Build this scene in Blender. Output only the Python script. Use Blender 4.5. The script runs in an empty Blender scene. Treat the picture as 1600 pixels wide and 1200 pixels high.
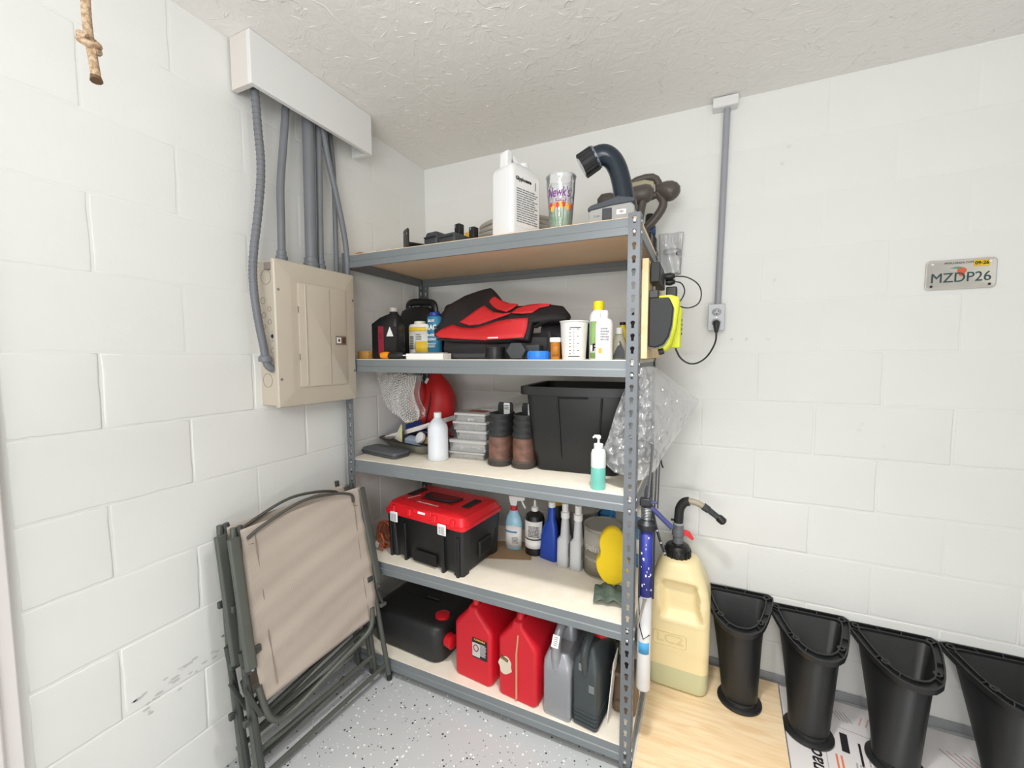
import bpy, bmesh, math, random
from mathutils import Vector, Matrix, Euler, noise
PI = math.pi
SC = bpy.context.scene
COL = SC.collection
R = math.radians

# ---------------------------------------------------------------- camera, world, lights, exposure
cam_d = bpy.data.cameras.new('camera')
cam_d.sensor_fit = 'HORIZONTAL'; cam_d.sensor_width = 36.0
cam_d.lens = 645.08 / 1600 * 36.0
cam_d.clip_start = 0.02
cam = bpy.data.objects.new('camera', cam_d); COL.objects.link(cam)
yaw, pitch, roll = 0.4275, 0.0703, -0.0022
fw = Vector((-math.sin(yaw)*math.cos(pitch), math.cos(yaw)*math.cos(pitch), -math.sin(pitch)))
rt = Vector((math.cos(yaw), math.sin(yaw), 0)); up = rt.cross(fw)
r2 = math.cos(roll)*rt + math.sin(roll)*up; u2 = -math.sin(roll)*rt + math.cos(roll)*up
M = Matrix((r2, u2, -fw)).transposed().to_4x4()
M.translation = Vector((1.4282, -1.9627, 1.3935))
cam.matrix_world = M
SC.camera = cam

w = bpy.data.worlds.new('world'); SC.world = w; w.use_nodes = True
bg = w.node_tree.nodes['Background']; bg.inputs[0].default_value = (0.97, 0.97, 1.0, 1); bg.inputs[1].default_value = 0.1

def area(name, loc, target, sx, sy, power, col=(1, 1, 1)):
    d = bpy.data.lights.new(name, 'AREA'); d.shape = 'RECTANGLE'; d.size = sx; d.size_y = sy
    d.energy = power; d.color = col
    o = bpy.data.objects.new(name, d); COL.objects.link(o); o.location = loc
    o.rotation_euler = (Vector(target) - Vector(loc)).to_track_quat('-Z', 'Y').to_euler()
    return o
def bulb(name, kind, loc, power, r, ang=None):
    d = bpy.data.lights.new(name, kind); d.shadow_soft_size = r; d.energy = power; d.color = (1, 0.985, 0.965)
    if ang: d.spot_size = ang; d.spot_blend = .9
    o = bpy.data.objects.new(name, d); COL.objects.link(o); o.location = loc
    return o
bulb('recessed_lamp', 'SPOT', (1.3, -1.2, 2.40), 110, .08, 1.7)
bulb('recessed_lamp', 'SPOT', (1.75, -1.05, 2.40), 20, .08, 1.9)
bulb('recessed_lamp', 'SPOT', (1.6, -2.0, 2.40), 40, .08, 2.0)
bulb('point_fill', 'POINT', (2.2, -1.5, 2.25), 3.6, .06)  # added point fill for ceiling and walls, not a fixture of the room
bulb('point_fill', 'POINT', (0.8, -1.25, 2.36), 1.6, .06)  # second added point fill, lifts the dark upper corner
area('camera_fill', (1.3, -2.6, 1.9), (.4, 0, 1.6), .8, .6, 17)  # added fill behind the camera, evens out the far corner
area('front_opening_light', (1.6, -5.2, 1.3), (0.8, -0.2, 1.4), 3.4, 2.0, 19, (1.0, 0.99, 1.0))
area('side_opening_light', (5.0, -2.8, 1.3), (0.2, -1.2, 1.3), 3.2, 2.0, 8, (1.0, 0.99, 1.0))
area('ceiling_fill', (2.2, -5.1, 0.2), (0.9, -1.0, 2.42), 3.2, 0.4, 50, (1.0, 0.985, 0.97))  # added low fill aimed upward to brighten the ceiling
vs = SC.view_settings; vs.view_transform = 'Standard'; vs.look = 'None'; vs.gamma = 1.0
vs.use_curve_mapping = False; vs.exposure = -0.10

# ---------------------------------------------------------------- materials
def lin(h):
    h = h.lstrip('#'); c = [int(h[i:i+2], 16)/255 for i in (0, 2, 4)]
    return tuple(x/12.92 if x <= .04045 else ((x+.055)/1.055)**2.4 for x in c) + (1,)
MATS = {}
def mat(name, h, rough=.5, metal=0., var=.0, vscale=8., bump=0., bscale=60., alpha=None, trans=0., spec=.5, h2=None, emit=None, detail=3):
    if name in MATS: return MATS[name]
    m = bpy.data.materials.new(name); m.use_nodes = True; nt = m.node_tree; b = nt.nodes['Principled BSDF']
    c = lin(h); b.inputs['Base Color'].default_value = c
    b.inputs['Roughness'].default_value = rough; b.inputs['Metallic'].default_value = metal
    b.inputs['Specular IOR Level'].default_value = spec
    if trans: b.inputs['Transmission Weight'].default_value = trans
    if alpha is not None: b.inputs['Alpha'].default_value = alpha
    tc = nt.nodes.new('ShaderNodeTexCoord')
    if var or h2:
        n = nt.nodes.new('ShaderNodeTexNoise'); n.inputs['Scale'].default_value = vscale; n.inputs['Detail'].default_value = detail
        nt.links.new(tc.outputs['Object'], n.inputs['Vector'])
        mx = nt.nodes.new('ShaderNodeMix'); mx.data_type = 'RGBA'
        mr = nt.nodes.new('ShaderNodeMapRange'); mr.inputs[1].default_value = .35; mr.inputs[2].default_value = .65
        nt.links.new(n.outputs['Fac'], mr.inputs[0]); nt.links.new(mr.outputs[0], mx.inputs[0])
        if h2: a, d = c, lin(h2)
        else: a = tuple(x*(1-var) for x in c[:3])+(1,); d = tuple(min(1, x*(1+var)) for x in c[:3])+(1,)
        mx.inputs[6].default_value = a; mx.inputs[7].default_value = d
        nt.links.new(mx.outputs[2], b.inputs['Base Color'])
    if bump:
        n2 = nt.nodes.new('ShaderNodeTexNoise'); n2.inputs['Scale'].default_value = bscale; n2.inputs['Detail'].default_value = 4
        nt.links.new(tc.outputs['Object'], n2.inputs['Vector'])
        bp = nt.nodes.new('ShaderNodeBump'); bp.inputs['Strength'].default_value = bump; bp.inputs['Distance'].default_value = .004
        nt.links.new(n2.outputs['Fac'], bp.inputs['Height']); nt.links.new(bp.outputs[0], b.inputs['Normal'])
    MATS[name] = m
    return m

def film(name, h, amount, rough=.1, gloss=.3):
    """thin clear plastic film: mostly transparent, partly milky, partly shiny"""
    m = bpy.data.materials.new(name); m.use_nodes = True; nt = m.node_tree; nt.nodes.clear()
    out = nt.nodes.new('ShaderNodeOutputMaterial'); tr = nt.nodes.new('ShaderNodeBsdfTransparent')
    df = nt.nodes.new('ShaderNodeBsdfDiffuse'); df.inputs[0].default_value = lin(h)
    gl = nt.nodes.new('ShaderNodeBsdfGlossy'); gl.inputs[1].default_value = rough; gl.inputs[0].default_value = (1, 1, 1, 1)
    m1 = nt.nodes.new('ShaderNodeMixShader'); m1.inputs[0].default_value = amount
    nt.links.new(tr.outputs[0], m1.inputs[1]); nt.links.new(df.outputs[0], m1.inputs[2])
    fr = nt.nodes.new('ShaderNodeLayerWeight'); fr.inputs[0].default_value = gloss
    m2 = nt.nodes.new('ShaderNodeMixShader')
    nt.links.new(fr.outputs['Fresnel'], m2.inputs[0]); nt.links.new(m1.outputs[0], m2.inputs[1]); nt.links.new(gl.outputs[0], m2.inputs[2])
    tc = nt.nodes.new('ShaderNodeTexCoord'); n2 = nt.nodes.new('ShaderNodeTexNoise'); n2.inputs['Scale'].default_value = 30
    nt.links.new(tc.outputs['Object'], n2.inputs['Vector'])
    bp = nt.nodes.new('ShaderNodeBump'); bp.inputs['Strength'].default_value = .5; bp.inputs['Distance'].default_value = .01
    nt.links.new(n2.outputs['Fac'], bp.inputs['Height']); nt.links.new(bp.outputs[0], gl.inputs['Normal'])
    nt.links.new(m2.outputs[0], out.inputs[0]); MATS[name] = m
    return m

# ---------------------------------------------------------------- mesh builder
def rr(w, d, r, z, cx=0, cy=0, n=4):
    r = max(1e-4, min(r, w/2-1e-4, d/2-1e-4)); o = []
    for (sx, sy, a0) in ((1, 1, 0), (-1, 1, 90), (-1, -1, 180), (1, -1, 270)):
        for i in range(n+1):
            a = R(a0 + 90*i/n)
            o.append(Vector((cx + sx*(w/2-r) + r*math.cos(a), cy + sy*(d/2-r) + r*math.sin(a), z)))
    return o
class B:
    def __init__(s): s.v = []; s.f = []; s.mi = []; s.cur = 0
    def add(s, vs, fs):
        o = len(s.v); s.v += [Vector(p) for p in vs]
        for f in fs: s.f.append([i+o for i in f]); s.mi.append(s.cur)
        return s
    def box(s, c, sz, rot=None):
        c = Vector(c); h = Vector(sz)/2; vs = []
        for x in (-1, 1):
            for y in (-1, 1):
                for z in (-1, 1):
                    p = Vector((x*h.x, y*h.y, z*h.z))
                    if rot is not None: p.rotate(rot if not isinstance(rot, tuple) else Euler(rot))
                    vs.append(c+p)
        return s.add(vs, [(0, 1, 3, 2), (4, 6, 7, 5), (0, 4, 5, 1), (2, 3, 7, 6), (0, 2, 6, 4), (1, 5, 7, 3)])
    def loft(s, rings, cap0=True, cap1=True, closed=False):
        n = len(rings[0]); vs = [p for r in rings for p in r]; fs = []
        m = len(rings)
        for k in range(m if closed else m-1):
            a = k*n; b = ((k+1) % m)*n
            for i in range(n):
                j = (i+1) % n; fs.append((a+i, a+j, b+j, b+i))
        if not closed:
            if cap0: fs.append(tuple(reversed(range(n))))
            if cap1: fs.append(tuple(range((m-1)*n, m*n)))
        return s.add(vs, fs)
    def cyl(s, p0, p1, r0, r1=None, n=16, cap=True):
        return s.tube([p0, p1], [r0, r0 if r1 is None else r1], n, cap=cap)
    def tube(s, pts, r, n=8, closed=False, cap=True, flat=1., upv=None):
        pts = [Vector(p) for p in pts]; m = len(pts)
        rs = r if isinstance(r, (list, tuple)) else [r]*m
        rings = []; prev = None
        for i, p in enumerate(pts):
            if closed: t = pts[(i+1) % m]-pts[i-1]
            else: t = pts[min(i+1, m-1)]-pts[max(i-1, 0)]
            t.normalize()
            if prev is None:
                a = Vector(upv) if upv else (Vector((0, 0, 1)) if abs(t.z) < .9 else Vector((1, 0, 0)))
                x = t.cross(a).normalized()
            else:
                x = (prev - t*prev.dot(t)).normalized()
            y = t.cross(x); prev = x
            rings.append([p + rs[i]*(math.cos(2*PI*k/n)*x + flat*math.sin(2*PI*k/n)*y) for k in range(n)])
        return s.loft(rings, cap, cap, closed)
    def lathe(s, prof, n=24, c=(0, 0, 0), sx=1., sy=1., cap=True):
        c = Vector(c)
        rings = [[c+Vector((sx*r*math.cos(2*PI*k/n), sy*r*math.sin(2*PI*k/n), z)) for k in range(n)] for r, z in prof]
        return s.loft(rings, cap, cap)
    def prism(s, poly, a, b, axis='y'):
        def P(u, v, t): return Vector((u, t, v)) if axis == 'y' else (Vector((t, u, v)) if axis == 'x' else Vector((u, v, t)))
        r0 = [P(u, v, a) for u, v in poly]; r1 = [P(u, v, b) for u, v in poly]
        return s.loft([r0, r1])
    def grid(s, fn, nu, nv):
        vs = [fn(i/nu, j/nv) for i in range(nu+1) for j in range(nv+1)]
        fs = [(i*(nv+1)+j, (i+1)*(nv+1)+j, (i+1)*(nv+1)+j+1, i*(nv+1)+j+1) for i in range(nu) for j in range(nv)]
        return s.add(vs, fs)
    def build(s, name, mt, parent=None, bevel=0, smooth=40, solid=0, sub=0, label=None, seg=2, pos=None):
        me = bpy.data.meshes.new(name); me.from_pydata([tuple(p) for p in s.v], [], s.f)
        bm = bmesh.new(); bm.from_mesh(me); bmesh.ops.remove_doubles(bm, verts=bm.verts, dist=1e-6) if bevel else None
        bmesh.ops.recalc_face_normals(bm, faces=bm.faces) if not solid else None
        bm.to_mesh(me); bm.free()
        for m in (mt if isinstance(mt, (list, tuple)) else [mt]): me.materials.append(m)
        if len(me.polygons) == len(s.mi):
            for p, i in zip(me.polygons, s.mi): p.material_index = i
        if smooth:
            for p in me.polygons: p.use_smooth = True
            if smooth < 180: me.set_sharp_from_angle(angle=R(smooth))
        o = bpy.data.objects.new(name, me); COL.objects.link(o)
        if parent: o.parent = parent
        if pos is not None: o.location = pos
        if solid: md = o.modifiers.new('solid', 'SOLIDIFY'); md.thickness = solid; md.offset = 0
        if bevel:
            md = o.modifiers.new('bevel', 'BEVEL'); md.width = bevel; md.segments = seg; md.limit_method = 'ANGLE'; md.angle_limit = R(35)
            md.harden_normals = False
        if sub: md = o.modifiers.new('sub', 'SUBSURF'); md.levels = sub; md.render_levels = sub
        if label: o['label'] = label
        return o
def thing(name, label, cat, loc=(0, 0, 0), rotz=0, group=None, mw=None):
    o = bpy.data.objects.new(name, None); o.empty_display_size = .05; COL.objects.link(o)
    if mw is not None: o.matrix_world = mw
    else: o.location = loc; o.rotation_euler = (0, 0, rotz)
    o['label'] = label; o['category'] = cat
    if group: o['group'] = group
    return o
def tag(o, label, cat, group=None, loc=None, rotz=None):
    o['label'] = label; o['category'] = cat
    if group: o['group'] = group
    if loc is not None: o.location = loc
    if rotz is not None: o.rotation_euler = (0, 0, rotz)
    return o
def struct(o): o['kind'] = 'structure'; return o
FRONT = (PI/2, 0, 0); RIGHT = (PI/2, 0, PI/2); TOP = (0, 0, 0)
def text(s, size, loc, rot, mt, parent, name='lettering', depth=.0004, sx=1., shear=0., align='CENTER', bold=0.):
    c = bpy.data.curves.new(name, 'FONT'); c.body = s; c.size = size; c.extrude = depth; c.align_x = align; c.align_y = 'CENTER'
    c.shear = shear; c.offset = bold; c.resolution_u = 3
    t = bpy.data.objects.new(name, c); COL.objects.link(t)
    me = bpy.data.meshes.new_from_object(t); bpy.data.objects.remove(t); bpy.data.curves.remove(c)
    me.materials.clear(); me.materials.append(mt)
    o = bpy.data.objects.new(name, me); COL.objects.link(o); o.parent = parent
    o.location = loc; o.rotation_euler = rot; o.scale = (sx, 1, 1)
    return o
def lines(parent, mt, loc, rot, w, h, n, seed=0, name='printed_lines', fill=.45):
    """rows of small print as flat printed strips"""
    rd = random.Random(seed); b = B()
    for k in range(n):
        y = h/2-(k+.5)*h/n; x = -w/2
        while x < w/2*(.6+.4*rd.random()):
            l = w*(.08+.2*rd.random()); l = min(l, w/2-x)
            b.box((x+l/2, y, 0), (l, h/n*fill, .0006)); x += l+w*.03
    o = b.build(name, mt, parent, smooth=0); o.location = loc; o.rotation_euler = rot; o['kind'] = 'stuff'
    return o
def patch(parent, mt, loc, rot, w, h, r=.002, name='paper_label', t=.0006, label=None):
    b = B(); b.loft([rr(w, h, r, -t/2), rr(w, h, r, t/2)])
    o = b.build(name, mt, parent, smooth=0, label=label); o.location = loc; o.rotation_euler = rot
    return o
def wrap(parent, mt, rx, ry, z0, z1, a0, a1, name='paper_label', c=(0, 0), off=.0006, n=20, label=None, rx1=None, ry1=None):
    """label wrapped round an (elliptic) cylinder between two angles in degrees"""
    rx1 = rx1 or rx; ry1 = ry1 or ry
    b = B()
    def f(u, v):
        a = R(a0+(a1-a0)*u); x = rx+(rx1-rx)*v+off; y = ry+(ry1-ry)*v+off
        return (c[0]+x*math.cos(a), c[1]+y*math.sin(a), z0+(z1-z0)*v)
    b.grid(f, n, 1)
    return b.build(name, mt, parent, solid=.0004, label=label)

# palette
white_wall = mat('painted_block_wall', '#e9eae6', .55, var=.012, vscale=3, bump=.12, bscale=60)
steel = mat('grey_painted_steel', '#7e8487', .40, .15, var=.05, vscale=3)
steel_d = mat('grey_painted_steel_post', '#70757a', .42, .15, var=.06, vscale=5)
rivet_m = mat('zinc_rivet', '#c9ccce', .3, .8)
black_pl = mat('black_plastic', '#191a1b', .38)
black_mt = mat('matt_black_plastic', '#232526', .6)
dgrey_pl = mat('dark_grey_plastic', '#3c3f42', .5)
grey_pl = mat('grey_pvc', '#74777c', .45, var=.04)
red_pl = mat('red_plastic', '#c81a26', .35)
white_pl = mat('white_plastic', '#eceded', .35)
white_pa = mat('white_paper', '#f0efec', .6)
black_ink = mat('black_ink', '#1c1c1e', .6)
grey_ink = mat('grey_ink', '#85878a', .6)
clear_pl = film('clear_plastic', '#e8eaec', .25)
yellow_pl = mat('yellow_plastic', '#e9e11f', .4)
cord_m = mat('black_rubber_cord', '#26282a', .5)
chrome = mat('bright_metal', '#c3c5c8', .22, .9)
# ---------------------------------------------------------------- room shell
H = 2.4222
ZC, XJ, YJ = 2.0122, 1.6406, -1.021
XMAX, YMIN = 5.2, -5.4
def plane_box(name, c, s, m):
    return struct(B().box(c, s).build(name, m, smooth=0))
wall_back = plane_box('wall_back', ((XMAX-.2)/2, .1, H/2), (XMAX+.2, .2, H), white_wall)
wall_left = plane_box('wall_left', (-.1, (YMIN)/2, H/2), (.2, -YMIN, H), white_wall)

# ceiling: trowelled plaster
cm = bpy.data.materials.new('trowelled_ceiling_plaster'); cm.use_nodes = True; nt = cm.node_tree; b_ = nt.nodes['Principled BSDF']
b_.inputs['Base Color'].default_value = lin('#efede9'); b_.inputs['Roughness'].default_value = .6
tc = nt.nodes.new('ShaderNodeTexCoord'); mp = nt.nodes.new('ShaderNodeMapping'); mp.inputs['Scale'].default_value = (1, 1, 1); mp.inputs['Rotation'].default_value = (0, 0, .6)
n1 = nt.nodes.new('ShaderNodeTexNoise'); n1.inputs['Scale'].default_value = 14; n1.inputs['Detail'].default_value = 6; n1.inputs['Roughness'].default_value = .6; n1.inputs['Distortion'].default_value = 1.6
v1 = nt.nodes.new('ShaderNodeTexVoronoi'); v1.feature = 'DISTANCE_TO_EDGE'; v1.inputs['Scale'].default_value = 9
nn = nt.nodes.new('ShaderNodeTexNoise'); nn.inputs['Scale'].default_value = 4; nn.inputs['Detail'].default_value = 3
wa = nt.nodes.new('ShaderNodeMix'); wa.data_type = 'RGBA'; wa.inputs[0].default_value = .35
nt.links.new(tc.outputs['Object'], mp.inputs[0]); nt.links.new(mp.outputs[0], n1.inputs['Vector']); nt.links.new(mp.outputs[0], nn.inputs['Vector'])
nt.links.new(mp.outputs[0], wa.inputs[6]); nt.links.new(nn.outputs['Color'], wa.inputs[7]); nt.links.new(wa.outputs[2], v1.inputs['Vector'])
mr = nt.nodes.new('ShaderNodeMapRange'); mr.inputs[1].default_value = 0; mr.inputs[2].default_value = .03; mr.inputs[3].default_value = 1; mr.inputs[4].default_value = 0
nt.links.new(v1.outputs['Distance'], mr.inputs[0])
mk = nt.nodes.new('ShaderNodeMath'); mk.operation = 'MULTIPLY'; nt.links.new(mr.outputs[0], mk.inputs[0])
m2 = nt.nodes.new('ShaderNodeMapRange'); m2.inputs[1].default_value = .5; m2.inputs[2].default_value = .62; nt.links.new(n1.outputs['Fac'], m2.inputs[0])
nt.links.new(m2.outputs[0], mk.inputs[1])
ad = nt.nodes.new('ShaderNodeMath'); ad.operation = 'MULTIPLY_ADD'; ad.inputs[1].default_value = .5; nt.links.new(mk.outputs[0], ad.inputs[0]); nt.links.new(n1.outputs['Fac'], ad.inputs[2])
bp = nt.nodes.new('ShaderNodeBump'); bp.inputs['Strength'].default_value = .5; bp.inputs['Distance'].default_value = .008
nt.links.new(ad.outputs[0], bp.inputs['Height']); nt.links.new(bp.outputs[0], b_.inputs['Normal'])
ceiling = plane_box('ceiling', (XMAX/2, YMIN/2, H+.05), (XMAX+.4, -YMIN+.4, .1), cm)
seam = B()
pts = []
rd = random.Random(4)
for k in range(30):
    t = k/29; pts.append((.42+.02*rd.random()-t*.06, -.02-1.25*t+.0*rd.random(), H-.0005))
seam.tube([(p[0]+rd.uniform(-.004, .004), p[1], p[2]) for p in pts], [.0012+.0018*rd.random() for _ in pts], 6, flat=.5)
seam.build('plaster_seam', cm, ceiling)
# trowel ridges of plaster standing proud of the ceiling
rb = B(); rd = random.Random(8)
for k in range(620):
    x, y = rd.uniform(.1, 3.2), rd.uniform(-1.25, -.03)
    a = rd.uniform(-.4, 1.4); L = rd.uniform(.006, .034)*(1 if rd.random() < .9 else 2)
    q = [(x+L*math.cos(a)*t+.002*math.sin(5*t+k), y+L*math.sin(a)*t, H) for t in (-.5, -.2, .1, .5)]
    rb.tube(q, [.0005, .0019, .0016, .0004], 5, flat=.7)
o = rb.build('plaster_ridges', cm, ceiling); o['kind'] = 'stuff'

# floor: grey epoxy with flakes
fm = bpy.data.materials.new('flaked_epoxy_floor'); fm.use_nodes = True; nt = fm.node_tree; b_ = nt.nodes['Principled BSDF']
b_.inputs['Roughness'].default_value = .28
tc = nt.nodes.new('ShaderNodeTexCoord')
def fleck(scale, thr, keep, col, prev, seed):
    mp = nt.nodes.new('ShaderNodeMapping'); mp.inputs['Location'].default_value = (seed, seed*1.7, 0)
    v = nt.nodes.new('ShaderNodeTexVoronoi'); v.inputs['Scale'].default_value = scale
    nt.links.new(tc.outputs['Object'], mp.inputs[0]); nt.links.new(mp.outputs[0], v.inputs['Vector'])
    lt = nt.nodes.new('ShaderNodeMath'); lt.operation = 'LESS_THAN'; lt.inputs[1].default_value = thr; nt.links.new(v.outputs['Distance'], lt.inputs[0])
    sp = nt.nodes.new('ShaderNodeSeparateColor'); nt.links.new(v.outputs['Color'], sp.inputs[0])
    l2 = nt.nodes.new('ShaderNodeMath'); l2.operation = 'LESS_THAN'; l2.inputs[1].default_value = keep; nt.links.new(sp.outputs[0], l2.inputs[0])
    mu = nt.nodes.new('ShaderNodeMath'); mu.operation = 'MULTIPLY'; nt.links.new(lt.outputs[0], mu.inputs[0]); nt.links.new(l2.outputs[0], mu.inputs[1])
    mx = nt.nodes.new('ShaderNodeMix'); mx.data_type = 'RGBA'; nt.links.new(mu.outputs[0], mx.inputs[0])
    if isinstance(prev, tuple): mx.inputs[6].default_value = prev
    else: nt.links.new(prev, mx.inputs[6])
    mx.inputs[7].default_value = lin(col)
    return mx.outputs[2]
c = fleck(70, .26, .13, '#2c2d30', lin('#c2c5c6'), 1.3)
c = fleck(66, .26, .16, '#f8f8f8', c, 4.1)
c = fleck(120, .27, .06, '#3c3e42', c, 7.7)
c = fleck(120, .25, .07, '#f4f4f4', c, 2.9)
nt.links.new(c, b_.inputs['Base Color'])
floor = plane_box('floor', (XMAX/2, YMIN/2, -.05), (XMAX+.4, -YMIN+.4, .1), fm)

# painted concrete blocks: outlines with uneven edges, joints sunk between them
def block_mesh(w, h, seed):
    rd = random.Random(seed); g = rd.uniform(.0022, .0045); pts = []
    nx, nz = 9, 5
    W, Hh = w/2-g, h/2-g
    def j(): return rd.uniform(-.0016, .0016)
    for i in range(nx): pts.append((-W+2*W*i/nx, -Hh+j()))
    for i in range(nz): pts.append((W+j(), -Hh+2*Hh*i/nz))
    for i in range(nx): pts.append((W-2*W*i/nx, Hh+j()))
    for i in range(nz): pts.append((-W+j(), Hh-2*Hh*i/nz))
    b = B(); d = .0026
    def ring(k, y): return [Vector((x*(1-k/W) if abs(x) > 0 else x, y, z*(1-k/Hh))) for x, z in pts]
    b.loft([ring(0, .003), ring(0.0, -d*.35), ring(.002, -d*.85), ring(.005, -d)], cap0=False)
    me_o = b.build('block', white_wall, None, smooth=60); me = me_o.data; bpy.data.objects.remove(me_o)
    return me
BW, BH = .4064, .2032
full = [block_mesh(BW, BH, s) for s in range(8)]
rd = random.Random(12)
def courses(wall, along0, along1, jref, place):
    for row in range(-2, 10):
        z1 = ZC-row*BH; z0 = z1-BH
        z1 = min(z1, H-.0005)
        if z1 <= .01: continue
        z0 = max(z0, .0)
        off = jref if row % 2 else jref-BW/2
        n = math.floor((along0-off)/BW); x = off+n*BW
        while x < along1:
            a, b2 = max(x, along0), min(x+BW, along1)
            x += BW
            if b2-a < .03: continue
            if b2-a > BW-.001 and z1-z0 > BH-.006: me = rd.choice(full)
            else: me = block_mesh(b2-a, z1-z0, rd.randint(10, 999))
            o = bpy.data.objects.new('block', me); COL.objects.link(o); o.parent = wall
            place(o, (a+b2)/2, (z0+z1)/2)
            o.scale = (1, rd.choice((.25, .4, .6, .85))*(.4 if (z1 > 1.6) else 1), 1)
def pb(o, s, z): o.location = (s, 0, z)
def plf(o, s, z): o.location = (0, s, z); o.rotation_euler = (0, 0, PI/2)
courses(wall_back, 0, 3.3, XJ, pb)
courses(wall_left, -1.6, 0, YJ, plf)
# filled-in anchor holes in the block work
b = B()
for x, z in ((1.545, 1.457), (1.60, 1.456), (1.675, 1.455), (1.99, 1.13), (1.985, 1.105), (2.06, 1.05), (1.69, 1.69), (1.72, 2.2), (1.70, 2.14)):
    b.lathe([(.0055, 0), (.0065, .003), (.0045, .004), (.0015, .001)], 10, (0, 0, 0))
    for p in b.v[-40:]:
        p.x, p.y, p.z = p.x+x, -p.z-.001, p.y+z
b.build('anchor_hole', white_wall, wall_back)['kind'] = 'stuff'
# scuffs low on the left wall
sm = mat('grey_scuff', '#c9c9c4', .7)
b = B(); rd = random.Random(5)
for k in range(46):
    t = rd.random(); y = -1.42+.42*t+rd.uniform(-.03, .03); z = .40+.07*rd.random()+.10*(t-.5)
    L = rd.uniform(.004, .016); b.loft([[Vector((.0030, y+L*rd.uniform(.6, 1)*math.cos(a), z+L*.4*rd.uniform(.5, 1)*math.sin(a))) for a in [2*PI*i/7 for i in range(7)]]], cap0=False)
b.build('scuff_marks', sm, wall_left, smooth=0)['kind'] = 'stuff'
# casing at the left end, cut wall edge
struct(B().box((.011, -1.70, 1.18), (.022, .17, 2.36)).build('trim_1', mat('painted_casing', '#ece7e4', .5, var=.01, bump=.1), bevel=.004))
struct(B().box((.016, -1.655, 1.18), (.032, .02, 2.36)).build('trim_2', MATS['painted_casing'], bevel=.006))
# grey floor coving strip along the back wall
gc = mat('grey_floor_paint_on_wall', '#9a9c9e', .5, var=.05, vscale=20)
struct(B().box((2.25, -.006, .035), (2.1, .008, .035)).build('baseboard_back', gc, bevel=.002))

# ---------------------------------------------------------------- boxed duct at the ceiling with conduits
t = thing('boxed_trim_cover', 'white box cover at the ceiling hiding the tops of the grey conduits', 'cover', (0, -1.055, 0))
wp = mat('white_satin_paint', '#e6e6e4', .4)
z0, z1 = 2.258, 2.4215
B().box((.100, .265, (z0+z1)/2), (.018, .53+.0, z1-z0)).build('front_board', wp, t, bevel=.0015)
B().box((.0505, .009, (z0+z1)/2), (.081, .018, z1-z0)).build('end_board', mat('cream_end_paint', '#dcd6d0', .5), t, bevel=.001)
B().box((.0505, .521, (z0+z1)/2), (.081, .018, z1-z0)).build('end_board', wp, t, bevel=.001)
def conduit(name, label, pts, r, ribs=False, fit=None):
    t = thing(name, label, 'conduit', pts[-1], 0, 'grey conduits rising from the breaker panel')
    o = Vector(pts[-1]); q = [Vector(p)-o for p in pts]
    # smooth
    for _ in range(3):
        n = [q[0]]
        for a, b2 in zip(q, q[1:]): n += [a*.75+b2*.25, a*.25+b2*.75]
        q = n+[q[-1]]
    B().tube(q, r, 12).build('pipe', grey_pl, t)
    if ribs:
        b = B(); L = 0; last = q[0]; k = 0
        for a, b2 in zip(q, q[1:]):
            L += (b2-a).length
            if L > .006: L = 0; d = (b2-a).normalized(); b.cyl(b2-d*.0012, b2+d*.0012, r+.0012, n=12)
        b.build('ribbing', grey_pl, t)['kind'] = 'stuff'
    if fit:
        b = B(); z = fit
        b.lathe([(r+.006, 0), (r+.007, .02), (r+.003, .024), (r+.003, .04), (r, .042)], 16)
        b.build('fitting', mat('grey_fitting', '#74797f', .45), t)
    return t
T = 2.30
conduit('flexible_conduit', 'leftmost flexible grey conduit bending into the left side of the breaker panel',
        [(.06, -1.012, T), (.06, -1.006, 2.15), (.06, -.998, 2.03), (.06, -1.016, 1.88), (.06, -1.044, 1.72), (.06, -1.047, 1.62), (.062, -1.036, 1.51), (.068, -1.024, 1.42), (.070, -1.022, 1.385), (.075, -1.018, 1.355), (.078, -.998, 1.345)], .0125, ribs=True)
fx = [o for o in bpy.data.objects if o.name == 'flexible_conduit'][0]
q_ = B().lathe([(.019, 0), (.021, .002), (.021, .014), (.017, .020), (.0145, .022)], 16).build('connector', mat('grey_fitting', '#74797f', .45), fx); q_.location = Vector((.069, -1.023, 1.372))-fx.location; q_.rotation_euler = (0, .12, 0)
conduit('rigid_conduit', 'slightly bent grey conduit entering the panel top at its left, second from the left',
        [(.05, -.888, T), (.05, -.905, 2.15), (.05, -.925, 2.0), (.05, -.926, 1.9), (.05, -.930, 1.727)], .013, fit=1)
conduit('rigid_conduit', 'thickest straight grey conduit above the middle of the breaker panel',
        [(.05, -.798, T), (.05, -.806, 1.727)], .021, fit=1)
conduit('rigid_conduit', 'thin straight grey conduit close on the right of the thickest one',
        [(.052, -.752, T), (.052, -.764, 1.727)], .012, fit=1)
conduit('rigid_conduit', 'curving grey conduit sweeping to the right end of the panel top',
        [(.062, -.746, T), (.062, -.722, 2.17), (.064, -.690, 2.06), (.066, -.655, 1.91), (.064, -.640, 1.82), (.064, -.640, 1.727)], .0115)
conduit('rigid_conduit', 'rightmost thin grey conduit by the right end of the white box cover',
        [(.032, -.680, T), (.032, -.664, 2.15), (.032, -.668, 1.727)], .010)

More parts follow.
